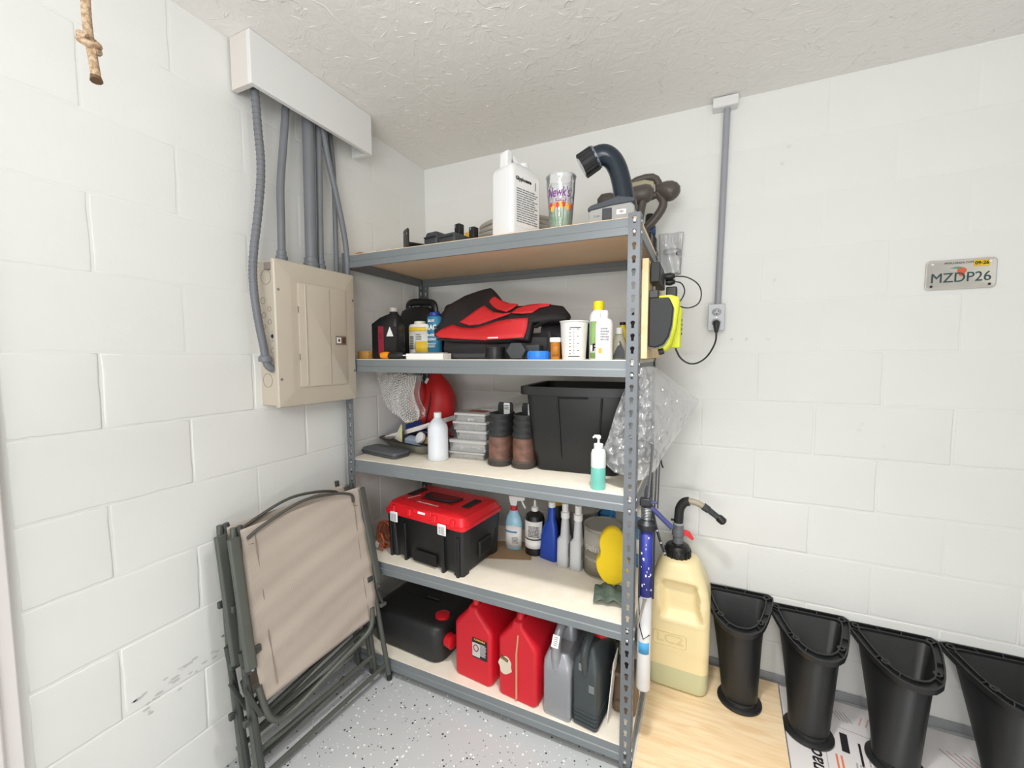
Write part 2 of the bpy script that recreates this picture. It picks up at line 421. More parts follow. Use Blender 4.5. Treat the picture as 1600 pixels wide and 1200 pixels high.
# ---------------------------------------------------------------- breaker panel
bx = mat('beige_enamel', '#c3b9a8', .40, var=.015)
bx2 = mat('beige_enamel_line', '#8d8278', .5)
t = thing('breaker_panel', 'beige metal electrical breaker panel with a hinged door on the left wall', 'electrical panel', (0, -.8235, 1.21))
PW, PH, PD = .358, .515, .095
b = B(); b.box((PD/2, .0, PH/2), (PD, PW-.02, PH-.012)); b.build('enclosure', bx, t, bevel=.002)
b = B()
def pr(w, h, x): return [Vector((x, p.x, p.y+PH/2)) for p in rr(w, h, .004, 0, n=2)]
b.loft([pr(PW, PH, PD-.006), pr(PW, PH, PD+.004), pr(PW-.008, PH-.008, PD+.008), pr(PW-.10, PH-.10, PD+.019), pr(PW-.115, PH-.115, PD+.019)])
b.build('front_cover', bx, t, smooth=15)
dw, dh = .218, .375
b = B(); b.loft([pr2 for pr2 in [[Vector((x, p.x+.01, p.y+PH/2-.002)) for p in rr(dw-k, dh-k, .008, 0)] for x, k in ((PD+.019, 0), (PD+.0225, 0), (PD+.0235, .003))]])
door = b.build('door', bx, t, smooth=30)
B().box((PD+.0245, .01-dw/2+.028, PH/2-.002), (.003, .005, dh-.012)).build('ridge', bx, door, bevel=.0012)
B().box((PD+.0237, .01+dw/2-.082, PH/2-.002), (.0008, .0016, dh-.01)).build('crease', bx2, door)
L = B().box((PD+.0245, .086, PH/2-.015), (.004, .052, .034)).build('latch', mat('brown_latch', '#7c7066', .4), door, bevel=.001)
B().box((PD+.027, .074, PH/2-.015), (.0015, .020, .022)).build('emblem', white_pa, L, bevel=.004)
B().box((PD+.028, .074, PH/2-.015), (.001, .010, .012)).build('emblem_mark', mat('brown_ink', '#5c4f46', .5), L, bevel=.002)
B().box((PD+.0265, .099, PH/2-.015), (.002, .016, .024)).build('finger_pull', mat('dark_brown', '#54382f', .5), L)
for z in (.13, .30): B().box((PD+.022, .01-dw/2-.001, PH/2+z-.21), (.004, .002, .022)).build('hinge', bx2, door)
for y, z in ((-.166, .41), (-.166, .10), (.166, .41), (.166, .12)):
    o = B().lathe([(.0055, 0), (.005, .003), (.002, .004)], 12).build('screw', chrome, t); o.location = (PD+.008, y, z); o.rotation_euler = (0, PI/2, 0)
# knock-outs on the left flank
for x, z, r in ((.048, .455, .026), (.036, .055+.04, .025), (.028, .375, .012), (.030, .325, .010), (.028, .285, .0085), (.060, .345, .009), (.060, .300, .009), (.028, .17, .012), (.070, .20, .010)):
    b = B(); n = 24
    ring = lambda rad, yy: [Vector((x+rad*math.cos(2*PI*k/n), yy, z+rad*math.sin(2*PI*k/n))) for k in range(n)]
    y0 = -(PW-.02)/2
    b.loft([ring(r, y0+.001), ring(r, y0-.0006), ring(r-.0018, y0-.0006), ring(r-.0018, y0+.001)], closed=True)
    b.build('knockout', bx2, t, smooth=0)
k = B().box((.075, -(PW-.02)/2-.002, .25), (.020, .003, .036)).build('maker_plate', chrome, t, bevel=.002)
B().lathe([(.007, 0), (.006, .002)], 12).build('emblem', black_ink, k).matrix_local = Matrix.Translation((.075, -(PW-.02)/2-.0035, .25)) @ Matrix.Rotation(PI/2, 4, 'X')
k = B().box((.07, -(PW-.02)/2-.006, .49), (.03, .012, .025)).build('ground_lug', bx2, t, bevel=.002)

# ---------------------------------------------------------------- conduit, box and outlet on the back wall
t = thing('outlet_conduit', 'grey vertical conduit on the back wall running from ceiling to outlet', 'conduit', (1.488, -.022, 1.595))
B().tube([(0.012, 0, .83), (.0, 0, 0)], .0125, 14).build('pipe', mat('light_grey_pvc', '#9ea1a8', .45), t)
t = thing('junction_cover', 'small white wooden block at the ceiling above the outlet conduit', 'cover', (1.492, -.025, 2.385))
B().box((0, 0, .015), (.090, .048, .036)).build('block', wp, t, bevel=.001)
o = B().lathe([(.004, -.003), (.004, 0)], 8).build('screw_hole', black_ink, t); o.location = (0, -.0235, .012); o.rotation_euler = (PI/2, 0, 0)
o = B().box((-.0, 0, -.0025), (.084, .042, .004)).build('base_edge', wp, t)
t = thing('wall_outlet', 'grey metal duplex outlet at the end of the back wall conduit', 'outlet', (1.484, 0, 1.547))
gm = mat('grey_outlet_plate', '#a3a5a8', .4, .3)
B().box((0, -.022, 0), (.058, .044, .104)).build('outlet_box', mat('grey_outlet_box', '#8b8e91', .5, .2), t, bevel=.003)
B().box((0, -.0455, 0), (.062, .003, .108)).build('cover_plate', gm, t, bevel=.0012)
for s in (1, -1):
    rc = B(); rc.lathe([(.0175, 0), (.0175, .003), (.016, .004)], 20, sy=.85)
    q = rc.build('receptacle', gm, t); q.location = (0, -.047, s*.0215); q.rotation_euler = (PI/2, 0, 0)
    if s == 1:
        sl = B(); sl.box((-.006, .003, .0042), (.0022, .008, .0006)); sl.box((.006, .003, .0042), (.0022, .007, .0006)); sl.box((0, -.008, .0042), (.005, .005, .0006))
        sl.build('slots', black_ink, q)
B().lathe([(.003, 0), (.002, .002)], 8).build('screw', chrome, t).matrix_local = Matrix.Translation((0, -.047, 0)) @ Matrix.Rotation(PI/2, 4, 'X')

def smoothpts(q, it=3):
    q = [Vector(p) for p in q]
    for _ in range(it):
        n = [q[0]]
        for a, b2 in zip(q, q[1:]): n += [a*.75+b2*.25, a*.25+b2*.75]
        q = n+[q[-1]]
    return q
t = thing('power_cord', 'black power cord plugged in the outlet and drooping to the yellow charger', 'cord', (1.484, -.05, 1.50))
B().tube([(0, 0, .022), (0, -.028, .020), (0, -.034, .006), (0, -.034, -.018)], [.014, .013, .011, .006], 10).build('plug', cord_m, t)
B().tube(smoothpts([(0, -.034, -.015), (.0, -.034, -.06), (-.035, -.055, -.125), (-.085, -.10, -.150), (-.125, -.2, -.125), (-.140, -.27, -.085)]), .0034, 8).build('cable', cord_m, t)

# ---------------------------------------------------------------- motorcycle licence plate
pm = mat('pale_plate_metal', '#c6c2ba', .45, .2, var=.04, vscale=20)
t = thing('license_plate', 'small pale metal motorcycle license plate reading MZDP26 on the back wall', 'license plate', (2.236, -.004, 1.668))
pw, ph = .181, .101
b = B(); b.loft([[Vector((p.x, -k, p.y)) for p in rr(pw-j, ph-j, .012, 0)] for k, j in ((0, 0), (.0016, 0), (.0026, .003), (.0026, .007), (.0016, .010))])
b.build('plate', pm, t, smooth=30)
dk = mat('dark_green_ink', '#2b4a4a', .5)
text('MZDP26', .046, (-.0, -.0028, -.012), FRONT, dk, t, sx=.92, depth=.0006)
st = patch(t, mat('yellow_sticker', '#e3bd2c', .5), (.052, -.0022, .034), FRONT, .040, .022, name='sticker')
text('09-26', .015, (.052, -.0030, .034), FRONT, black_ink, t, depth=.0003, bold=.0004)
text('MYFLORIDA.COM', .0095, (-.005, -.0022, .0385), FRONT, black_ink, t, depth=.0002)
b = B()
orr = mat('orange_print', '#d8653a', .5); grn = mat('green_print', '#5f9a80', .5)
b.loft([[Vector((.003+.014*math.cos(a)*(.8+.2*math.sin(3*a)), -.0020, .008+.016*math.sin(a))) for a in [2*PI*i/16 for i in range(16)]]], cap0=False)
b.build('orange_emblem', orr, t, smooth=0)
b = B(); b.loft([[Vector(p) for p in ((-.03, -.0021, .022), (-.008, -.0021, .018), (.006, -.0021, .023), (-.008, -.0021, .027))]], cap0=False); b.build('leaf_emblem', grn, t, smooth=0)
for x, z, m in ((-.074, -.038, black_ink), (.074, -.038, black_ink), (-.074, .038, white_pa), (.074, .038, white_pa)):
    o = B().lathe([(.0042, 0), (.0035, .0015), (.001, .002)], 10).build('bolt', m, t); o.location = (x, -.002, z); o.rotation_euler = (PI/2, 0, 0)

# ---------------------------------------------------------------- hanging rope
rm = mat('tan_rope', '#9b7c5c', .85, h2='#c8b195', vscale=180, bump=.6, bscale=300)
t = thing('hanging_rope', 'short knotted tan rope hanging at the upper left in front of the left wall', 'rope', (.5, -1.595, 1.85))
B().tube(smoothpts([(-.004, 0, .56), (-.002, 0, .3), (-.012, 0, .12), (-.010, 0, .075), (-.002, 0, .045), (.006, 0, .004)], 2), .0065, 10).build('rope_length', rm, t)
kn = []
for k in range(40):
    a = k/39*4*PI*.95; kn.append((-.010+.013*math.cos(a)+.002*k/40, .010*math.sin(a), .062+.013*math.cos(a)*-.7+(k/40-.5)*.016))
B().tube(kn, .0058, 8).build('knot', rm, t)
B().tube([(.004, 0, .006), (.0065, 0, -.003)], [.0068, .0085], 10).build('frayed_end', mat('dark_rope_end', '#6b5138', .9), t)
# ---------------------------------------------------------------- shelving unit
X0, X1, YF, YB, HS = .035, 1.254, -.640, -.080, 1.828
SZ = [1.8125, 1.3747, .941, .5074, .0841]
S = [z+.002 for z in SZ]
su = thing('shelving_unit', 'grey steel boltless shelving unit with five particle board shelves in the corner', 'shelf', (0, 0, 0))
FW = .0375
def post_mesh():
    pitch = .0396; n = 46; b = B(); th = .0018; N = 16
    def cell(z, hole, flange):
        def P(u, v, d):
            return Vector((u, d, v)) if flange == 0 else Vector((FW-d, u, v))
        h = pitch/2; wv = FW/2
        out = []; inn = []
        for i in range(N):
            a = 2*PI*i/N + PI/N*0
            ca, sa = math.cos(a), math.sin(a)
            k = min(wv/abs(ca) if abs(ca) > 1e-6 else 9, h/abs(sa) if abs(sa) > 1e-6 else 9)
            out.append((ca*k, sa*k))
            # keyhole outline: round head above, narrow tail below
            if sa > -.35: inn.append((.0069*ca, .0035+.0069*sa))
            else: inn.append((.0042*(1 if ca > .2 else -1 if ca < -.2 else 0), -.0125 if abs(ca) < .6 else -.003))
        # exact rectangle corners
        for s1, s2 in ((1, 1), (-1, 1), (-1, -1), (1, -1)):
            a = math.atan2(s2*h, s1*wv); i = round((a % (2*PI))/(2*PI/N)) % N; out[i] = (s1*wv, s2*h)
        if not hole:
            rect = [(wv, h), (-wv, h), (-wv, -h), (wv, -h)]
            f = [P(u+wv, z+v, 0) for u, v in rect]; g = [P(u+wv, z+v, th) for u, v in rect]
            b.loft([f, g]); return
        of = [P(u+wv, z+v, 0) for u, v in out]; inf = [P(u+wv, z+v, 0) for u, v in inn]
        ob = [P(u+wv, z+v, th) for u, v in out]; inb = [P(u+wv, z+v, th) for u, v in inn]
        b.loft([of, inf, inb, ob], closed=True)
    for fl in (0, 1):
        for k in range(n): cell((k+.5)*pitch+.003, True, fl)
        h = (HS-n*pitch-.003)
    me_o = b.build('post', steel_d, None, smooth=0); me = me_o.data; bpy.data.objects.remove(me_o); return me
pm_ = post_mesh()
def rivets(zs, fl=0):
    b = B()
    for z in zs:
        for dz in (-.012, -.045):
            b.lathe([(.0052, 0), (.0048, .0015), (.002, .0025)], 10)
            for p in b.v[-30:]:
                if fl == 0: p.x, p.y, p.z = p.x+FW/2, -p.z, p.y+z+dz
                else: p.x, p.y, p.z = FW+p.z, p.x+FW/2, p.y+z+dz
    return b
for (px, py, sx, sy) in ((X1, YF, -1, 1), (X0, YF, 1, 1), (X1, YB, -1, -1), (X0, YB, 1, -1)):
    o = bpy.data.objects.new('post', pm_); COL.objects.link(o); o.parent = su
    # mesh L has its outer corner at x=FW, y=0
    o.location = (px + (FW if sx > 0 and 0 else 0), py, 0)
    if sx < 0: o.location.x = px-FW; o.scale = (1, sy, 1)
    else: o.location.x = px+FW; o.scale = (-1, sy, 1)
    r_ = rivets(SZ, 0); r1 = r_.build('rivets', rivet_m, o); r1['kind'] = 'stuff'
    r_ = rivets(SZ, 1); r1 = r_.build('rivets', rivet_m, o); r1['kind'] = 'stuff'
bprof = [(0, 0), (0, -.026), (.0030, -.029), (.0030, -.052), (-.006, -.052), (-.006, -.050), (.0012, -.050), (.0012, -.030), (-.0018, -.027), (-.0018, -.002), (-.020, -.002), (-.020, 0)]
bprof = [(-.0018+o_, z) for o_, z in bprof]
bd = mat('particle_board', '#ebe2d0', .6, h2='#efe8d9', vscale=18, bump=.05, bscale=200)
rd = random.Random(3)
for i, z in enumerate(SZ):
    for (y, s, nm) in ((YF+.0035, -1, 'front_beam'), (YB-.0035, 1, 'rear_beam')):
        b = B(); b.loft([[Vector((x, y+s*o_, z+dz)) for o_, dz in bprof] for x in (X0+.004, X1-FW*.6)])
        b.build(nm, steel, su, bevel=.0006)
    for (x, s) in ((X1-.0035, 1), (X0+.0035, -1)):
        b = B(); b.loft([[Vector((x+s*o_, y, z+dz)) for o_, dz in bprof] for y in (YF+FW*.6, YB-FW*.6)])
        b.build('side_beam', steel, su, bevel=.0006)
    b = B(); b.box(((X0+X1)/2, (YF+YB)/2, z-.004), (X1-X0-.010, YB-YF-.012, .012))
    b.build('shelf_board', mat('raw_particle_board', '#fbd6ae', .7, h2='#fbdcb8', vscale=6) if i == 0 else bd, su, bevel=.0008)

# ---------------------------------------------------------------- folding chairs leaning on the left wall
fr = mat('olive_grey_tube', '#5a5e57', .42, .2, var=.05)
frd = mat('olive_grey_tube_dark', '#484b47', .45, .25)
# taupe sling mesh
sl = bpy.data.materials.new('taupe_sling_mesh'); sl.use_nodes = True; nt = sl.node_tree; b_ = nt.nodes['Principled BSDF']; b_.inputs['Roughness'].default_value = .75
tc = nt.nodes.new('ShaderNodeTexCoord'); wv = nt.nodes.new('ShaderNodeTexWave'); wv.bands_direction = 'Z'; wv.inputs['Scale'].default_value = 95; wv.inputs['Distortion'].default_value = 0
wv2 = nt.nodes.new('ShaderNodeTexWave'); wv2.bands_direction = 'X'; wv2.inputs['Scale'].default_value = 95
nt.links.new(tc.outputs['Object'], wv.inputs[0]); nt.links.new(tc.outputs['Object'], wv2.inputs[0])
mu = nt.nodes.new('ShaderNodeMath'); mu.operation = 'MULTIPLY'; nt.links.new(wv.outputs['Fac'], mu.inputs[0]); nt.links.new(wv2.outputs['Fac'], mu.inputs[1])
mx = nt.nodes.new('ShaderNodeMix'); mx.data_type = 'RGBA'; nt.links.new(mu.outputs[0], mx.inputs[0]); mx.inputs[6].default_value = lin('#a89c8f'); mx.inputs[7].default_value = lin('#d3c8bb')
nt.links.new(mx.outputs[2], b_.inputs['Base Color'])
def chair_mw(O, U):
    U = Vector(U).normalized(); Nh = Vector((U.y, -U.x, 0)).normalized()
    V = (Vector((0, 0, 1))-Nh*math.tan(R(6.1 if O[0] > .15 else 5))).normalized(); N = U.cross(V)
    m = Matrix((U, -N, V)).transposed().to_4x4(); m.translation = Vector(O); return m
def make_chair(label, mw, first):
    t = thing('folding_chair', label, 'chair', mw=mw, group='folding chairs leaning on the left wall')
    ex = 0 if first else -.016
    # fabric: back and folded seat, hung between the side rails
    def panel(v0, v1, w0, u0=.004, u1=.478, top=0):
        def f(a, c_):
            u = u0+(u1-u0)*a - .012*(1-c_)*0
            lean = (.455-.478)*max(0, (c_*(v1-v0)+v0-.45)/.4)
            u = u0+(u1+lean-u0+.0)*a + .022*(1-a)*max(0, (.45-(v0+(v1-v0)*c_))/.2)*.9
            v = v0+(v1-v0)*c_ + (.016 if top else 0)*a*c_ + (.038*a*(1-c_) if v0 < .4 else 0)
            wr = .003*math.sin(9*a+7*c_)+.0022*math.sin(25*c_-6*a)+.0012*math.sin(47*c_-9*a)+.006*math.sin(PI*a)
            return Vector((u, -w0-wr*-1, v))
        return B().grid(f, 24, 48)
    panel(.268, .838, .022, top=1).build('sling_fabric', sl, t, solid=.002)
    panel(.285, .83, -.002, .012, .465).build('sling_rear_layer', sl, t, solid=.002)
    sd = mat('taupe_seam', '#8b7e74', .8)
    for u in (.05, .425):
        B().tube([(u+.018-(.03 if u > .2 else 0)*0, -.0225, .30), (u+.008, -.0215, .46), (u+.002, -.0210, .64), (u-.002 if u > .2 else u-.005, -.0225, .82)], .0014, 6).build('seam', sd, t)
    # elastic strap over the top
    q = smoothpts([(.020, -.026, .806), (.05, -.030, .825), (.113, -.034, .849), (.17, -.034, .866), (.232, -.034, .875), (.336, -.034, .862), (.40, -.032, .842), (.416, -.028, .826), (.418, -.024, .803)], 2)
    B().tube(q, .0065, 8, flat=.8).build('elastic_strap', mat('dark_olive_strap', '#4a4944', .6), t)
    for u in (.02, .418): B().tube([(u, -.022, .808), (u+.004, -.021, .785), (u+.02, -.020, .782)], .002, 6).build('strap_hook', sd, t)
    # arm rests (flat bars)
    def bar(p0, p1, w_, d_, name='arm_rest', m=fr, bev=.004):
        p0, p1 = Vector(p0), Vector(p1); ax = (p1-p0).normalized(); sx_ = Vector((1, 0, 0)); sx_ = (sx_-ax*sx_.dot(ax)).normalized(); sy_ = ax.cross(sx_)
        rg = [[p+sx_*c_.x+sy_*c_.y for c_ in rr(w_, d_, min(w_, d_)*.4, 0)] for p in (p0, p1)]
        return B().loft(rg).build(name, m, t, bevel=0, smooth=50)
    bar((-.023, -.034, .822), (-.010, -.034, .405), .034, .020)
    bar((.462, -.020, .845), (.502, -.020, .437), .032, .020)
    # side rails / legs
    leg = lambda p, r=.0105, n='leg', m=fr: B().tube(p, r, 10).build(n, m, t)
    leg([(.482, -.012, .44), (.490, -.010, .36), (.527, 0, .012)])
    leg([(.452, .010, .84), (.458, .010, .30), (.470, .012, .065)], .0095, 'side_rail', frd)
    leg([(-.004, .004, .845), (-.012, .004, .40), (-.006, .0, .012)])
    leg([(-.024, -.012, .46), (-.006, -.010, .24), (.002, -.01, .04)], .0095, 'side_rail', frd)
    leg([(.006, -.012, .85), (.012, -.012, .81)], .009, 'rail_tip', frd)
    leg([(.435, .002, .872), (.437, .002, .84)], .009, 'rail_tip', frd)
    # lower frame: bent tube, cross bars
    B().tube(smoothpts([(.010, -.02, .33), (.022, -.02, .25), (.040, -.02, .195), (.085, -.02, .168), (.25, -.02, .215), (.425, -.02, .256), (.455, -.02, .285), (.460, -.02, .35)], 2), .0105, 10).build('bent_seat_tube', fr, t)
    for p0, p1, r, m in (((.028, 0, .030), (.515, 0, .070), .0085, fr), ((-.015, .012, .105), (.462, .012, .137), .0085, fr),
                         ((.03, .012, .215), (.455, .012, .302), .0085, frd), ((.02, .02, .175), (.455, .02, .262), .008, frd), ((.01, .006, .25), (.46, .006, .335), .007, frd)):
        B().tube([p0, p1], r, 8).build('cross_bar', m, t)
    # hinge brackets and bolts
    for u, v, s in ((-.012, .40, 1), (.500, .425, -1)):
        k = B().box((u, -.024, v), (.034, .020, .026)).build('hinge_bracket', frd, t, bevel=.004)
        B().lathe([(.0055, 0), (.005, .003), (.001, .004)], 10).build('bolt', chrome, k).matrix_local = Matrix.Translation((u+.005*s, -.034, v)) @ Matrix.Rotation(PI/2, 4, 'X')
    bar((-.032, -.028, .35), (.01, -.02, .235), .014, .010, 'link_arm', frd)
    bar((.486, -.022, .43), (.512, -.022, .345), .013, .010, 'link_arm', frd)
    B().box((.513, -.020, .335), (.030, .018, .014)).build('hinge_clip', fr, t, bevel=.003)
    for u, v in ((.016, .448), (.462, .468)):
        B().box((u, -.020, v), (.026, .016, .022)).build('rail_clamp', frd, t, bevel=.003)
    for u, v in ((-.006, .012), (.527, .012)):
        B().cyl((u, 0, .0), (u, 0, .022), .0125, n=10).build('foot_cap', black_mt, t)
    for u, v in ((-.03, .60), (-.03, .235)):
        B().box((u, -.01, v), (.016, .014, .022)).build('rail_clip', frd, t, bevel=.003)
    return t
make_chair('front folding chair with taupe mesh sling, nearest to the camera of the two leaning ones', chair_mw((.178, -1.172, .004), (.069, .523, 0)), True)
make_chair('rear folding chair with taupe mesh sling, squeezed between front chair and wall', chair_mw((.105, -1.174, .004), (.049, .538, 0)), False)
# ---------------------------------------------------------------- helpers for containers
def ring_list(spec, n=4):
    """spec rows: z, width, depth, corner radius, cx, cy"""
    return [rr(w_, d_, r_, z, cx, cy, n) for z, w_, d_, r_, cx, cy in spec]
def rloft(spec, cap1=True, n=4): return B().loft(ring_list(spec, n), True, cap1)
blue_pl = mat('blue_plastic', '#1f3f9a', .4)
navy_pl = mat('navy_plastic', '#1a2633', .25)

# ================================================================ TOP SHELF
Z = S[0]
t = thing('angle_bracket', 'black steel channel bracket with upright tab at left on top shelf', 'bracket', (.30, -.50, Z), R(-32))
bs = mat('black_steel', '#2a2a29', .35, .5)
B().box((0, .07, .045), (.062, .20, .006)).build('base_plate', bs, t, bevel=.001)
B().box((-.03, .07, .055), (.005, .20, .024)).build('side_web', bs, t, bevel=.001)
o = rloft([(0, .062, .005, .001, 0, 0), (.060, .062, .005, .001, 0, 0), (.068, .048, .005, .001, 0, 0)]).build('upright_tab', bs, t); o.location = (0, -.03, .040)
for x in (-.015, .015):
    k = B().lathe([(.0035, 0), (.0035, .001)], 10).build('rivet', chrome, t); k.location = (x, -.033, .088); k.rotation_euler = (PI/2, 0, 0)
B().box((0, .04, .02), (.05, .10, .04)).build('foot', bs, t, bevel=.002)
t = thing('battery_pack', 'dark grey cordless tool battery pack beside the channel bracket', 'battery', (.445, -.52, Z), R(-10))
rloft([(0, .072, .10, .010, 0, 0), (.040, .076, .104, .012, 0, 0), (.045, .070, .098, .010, 0, 0), (.064, .060, .09, .008, 0, 0), (.068, .054, .084, .006, 0, 0)]).build('housing', dgrey_pl, t)
B().box((0, -.050, .046), (.06, .012, .006)).build('seam_line', black_mt, t, bevel=.001)
t = thing('battery_pack', 'dark grey cordless battery pack between small battery and the white jug', 'battery', (.53, -.53, Z), R(-10))
rloft([(0, .085, .10, .010, 0, 0), (.034, .088, .104, .012, 0, 0), (.05, .07, .09, .008, 0, 0)]).build('housing', dgrey_pl, t)
B().box((.0, -.048, .036), (.07, .014, .005)).build('seam_line', black_mt, t, bevel=.001)
t = thing('battery_rail', 'black upright battery rail terminal standing behind the grey battery packs', 'battery', (.502, -.455, Z), R(-14))
B().box((0, 0, .06), (.028, .03, .12)).build('rail', black_pl, t, bevel=.003)
B().box((-.007, -.0155, .11), (.007, .002, .014)).build('contact', chrome, t)
t = thing('battery_rail', 'short black battery terminal with yellow clip beside the white jug', 'battery', (.585, -.48, Z), R(-10))
B().box((0, 0, .045), (.028, .03, .09)).build('rail', black_pl, t, bevel=.003)
B().box((-.028, 0, .06), (.024, .02, .028)).build('release_clip', mat('amber_plastic', '#d9a51f', .4), t, bevel=.002)
B().box((-.004, -.0155, .082), (.006, .002, .010)).build('contact', chrome, t)
B().box((.012, 0, .008), (.06, .05, .016)).build('foot', black_pl, t, bevel=.002)
t = thing('hose_coil', 'coil of light grey hose lying behind the white jug on top shelf', 'hose', (.685, -.27, Z))
hm = mat('light_grey_hose', '#aba69d', .5)
for k in range(7):
    B().tube([(.185*math.cos(a)*(1-.015*k), .11*math.sin(a), .012+.0215*k*1.0+.004*math.sin(3*a+k)) for a in [2*PI*i/28 for i in range(28)]], .011, 8, closed=True).build('hose_loop', hm, t)
# white gallon jug
t = thing('gallon_jug', 'white plastic gallon jug with printed label on the top shelf', 'jug', (.796, -.535, Z), R(-22))
wj = mat('white_hdpe', '#e9eae9', .35)
W_, D_ = .112, .150
rloft([(0, W_-.02, D_-.02, .012, 0, 0), (.006, W_, D_, .016, 0, 0), (.05, W_, D_, .016, 0, 0), (.225, W_, D_, .016, 0, 0), (.240, W_-.012, D_-.012, .018, 0, -.003), (.252, .085, .11, .02, 0, -.002), (.262, .05, .07, .02, 0, .022)]).build('body', wj, t, smooth=50)
b = B(); b.prism([(-.073, .222), (-.066, .246), (-.064, .296), (-.054, .304), (-.036, .300), (-.034, .286), (-.038, .262), (-.020, .240), (-.018, .222)], -.020, .020, axis='x'); b.build('handle', wj, t, bevel=.006, seg=3, smooth=50)
b = B(); b.prism([(-.052, .304), (-.036, .301), (.012, .272), (.030, .262), (.030, .246), (.004, .252), (-.034, .280), (-.052, .288)], -.016, .016, axis='x'); b.build('handle_bar', wj, t, bevel=.005, seg=3, smooth=50)
B().lathe([(.021, 0), (.022, .002), (.022, .024), (.018, .027)], 20, (0, .036, .256)).build('cap', white_pl, t)
lb = patch(t, white_pa, (W_/2+.0006, .0, .125), RIGHT, D_-.026, .185, name='paper_label')
lines(t, grey_ink, (W_/2+.0014, .0, .105), RIGHT, .105, .12, 15, 1)
text('Glyphosate', .017, (W_/2+.0014, -.018, .195), RIGHT, black_ink, t, bold=.0006)
text('1', .042, (W_/2+.0014, .042, .185), RIGHT, grey_ink, t)
# clear printed cup
t = thing('plastic_cup', "clear plastic cup with purple Newk's lettering and tulip print on the top shelf", 'cup', (.972, -.548, Z))
B().lathe([(.036, 0), (.037, .004), (.0505, .186), (.052, .190)], 32, cap=False).build('wall', clear_pl, t, solid=.0012)
B().lathe([(.0, .004), (.036, .004)], 32, cap=False).build('base', clear_pl, t, solid=.001)
B().tube([(.0515*math.cos(a), .0515*math.sin(a), .190) for a in [2*PI*i/32 for i in range(32)]], .0016, 6, closed=True).build('rim', film('clear_rim', '#ffffff', .5), t)
pur = mat('purple_ink', '#7a2f8a', .5)
yaw_c = math.atan2(1.428-.972, 1.963-.548)
def on_cup(me_o, z, ang=0, r0=.036, r1=.052, H_=.19):
    """bend flat lettering (x along, y up) round the cup"""
    for v in me_o.data.vertices:
        zz = z+v.co.y; r = r0+(r1-r0)*zz/H_+.0008+v.co.z; a = -PI/2+yaw_c+ang+v.co.x/r
        v.co = (r*math.cos(a), r*math.sin(a), zz)
o = text("Newk's", .036, (0, 0, 0), (0, 0, 0), pur, t, sx=1, shear=.25, bold=.0003)
for v in o.data.vertices: v.co.x *= .78; v.co.y *= 1.25
on_cup(o, .126, -.22)
def arc_rect(x0, x1, z0_, z1_, m, nm, shape=None):
    b = B()
    if shape is None:
        n = 6; b.grid(lambda u, v: Vector((x0+(x1-x0)*u, z0_+(z1_-z0_)*v, 0)), n, 1)
    else: b.add([Vector((x, z, 0)) for x, z in shape], [tuple(range(len(shape)))])
    q = b.build(nm, m, t, smooth=0); on_cup(q, 0); return q
arc_rect(-.018, .018, .098, .107, pur, 'purple_band')
o = text('EXPRESS', .008, (0, 0, 0), (0, 0, 0), white_pa, t, bold=.0002); on_cup(o, .1025); 
for v in o.data.vertices: v.co.x *= 1.01; v.co.y *= 1.01
yl = mat('yellow_ink', '#efc93c', .5); gi = mat('green_ink', '#4f9a4c', .5); ri = mat('red_ink', '#cf3a36', .5); oi = mat('orange_ink', '#e98a4a', .5)
rd = random.Random(6)
for k in range(9):
    x = -.042+k*.0105+rd.uniform(-.002, .002); zz = .058+rd.uniform(0, .022)
    m = (ri, yl, oi, ri, yl)[k % 5]
    arc_rect(0, 0, 0, 0, m, 'tulip', [(x, zz), (x+.006, zz+.006), (x+.0075, zz+.022), (x+.003, zz+.017), (x, zz+.024), (x-.003, zz+.017), (x-.0075, zz+.022), (x-.006, zz+.006)])
    arc_rect(0, 0, 0, 0, gi, 'stem', [(x-.0012, zz), (x+.0012, zz), (x+.003*math.sin(k)+.0016, .006), (x+.003*math.sin(k)-.0014, .006)])
    arc_rect(0, 0, 0, 0, gi, 'leaf', [(x+.002, .006), (x+.006, .008), (x+.007, .035), (x+.004+.003*math.sin(3*k), .055), (x+.003, .03)])
# work light on its battery
t = thing('cordless_work_light', 'dark blue cordless swivel work light at the right end of the top shelf', 'work light', (1.150, -.545, Z), R(4))
dg = mat('silver_grey_plastic', '#a5a6a3', .4)
b = B(); b.prism([(-.073, 0), (.070, 0), (.074, .012), (.074, .050), (.06, .066), (-.02, .060), (-.066, .052), (-.073, .040), (-.070, .022)], -.045, .045)
b.build('battery', dg, t, bevel=.004)
b = B(); b.prism([(-.074, .046), (.0, .056), (.075, .060), (.078, .074), (.02, .086), (-.066, .064), (-.075, .056)], -.048, .048); b.build('battery_shoe', mat('slate_plastic', '#3d444b', .4), t, bevel=.004)
B().box((-.012, -.047, .032), (.030, .004, .036)).build('release_button', dgrey_pl, t, bevel=.002)
patch(t, white_pa, (.033, -.0462, .034), FRONT, .030, .016, name='rating_sticker')
text('18V', .010, (.033, -.0468, .034), FRONT, black_ink, t)
text('2.5Ah', .009, (-.045, -.0458, .028), FRONT, black_ink, t)
patch(t, MATS['silver_grey_plastic'], (-.046, -.0457, .03), FRONT, .03, .02, name='side_badge')
q = [(.040, 0, .072), (.034, 0, .11), (.026, 0, .150), (.014, 0, .190), (-.004, 0, .222), (-.030, -.004, .240), (-.058, -.006, .232)]
B().tube(smoothpts(q, 2), [.033-.004*math.sin(PI*i/(len(smoothpts(q, 2))-1)*.8)+(.004*i/len(smoothpts(q, 2))) for i in range(len(smoothpts(q, 2)))], 18).build('neck', navy_pl, t)
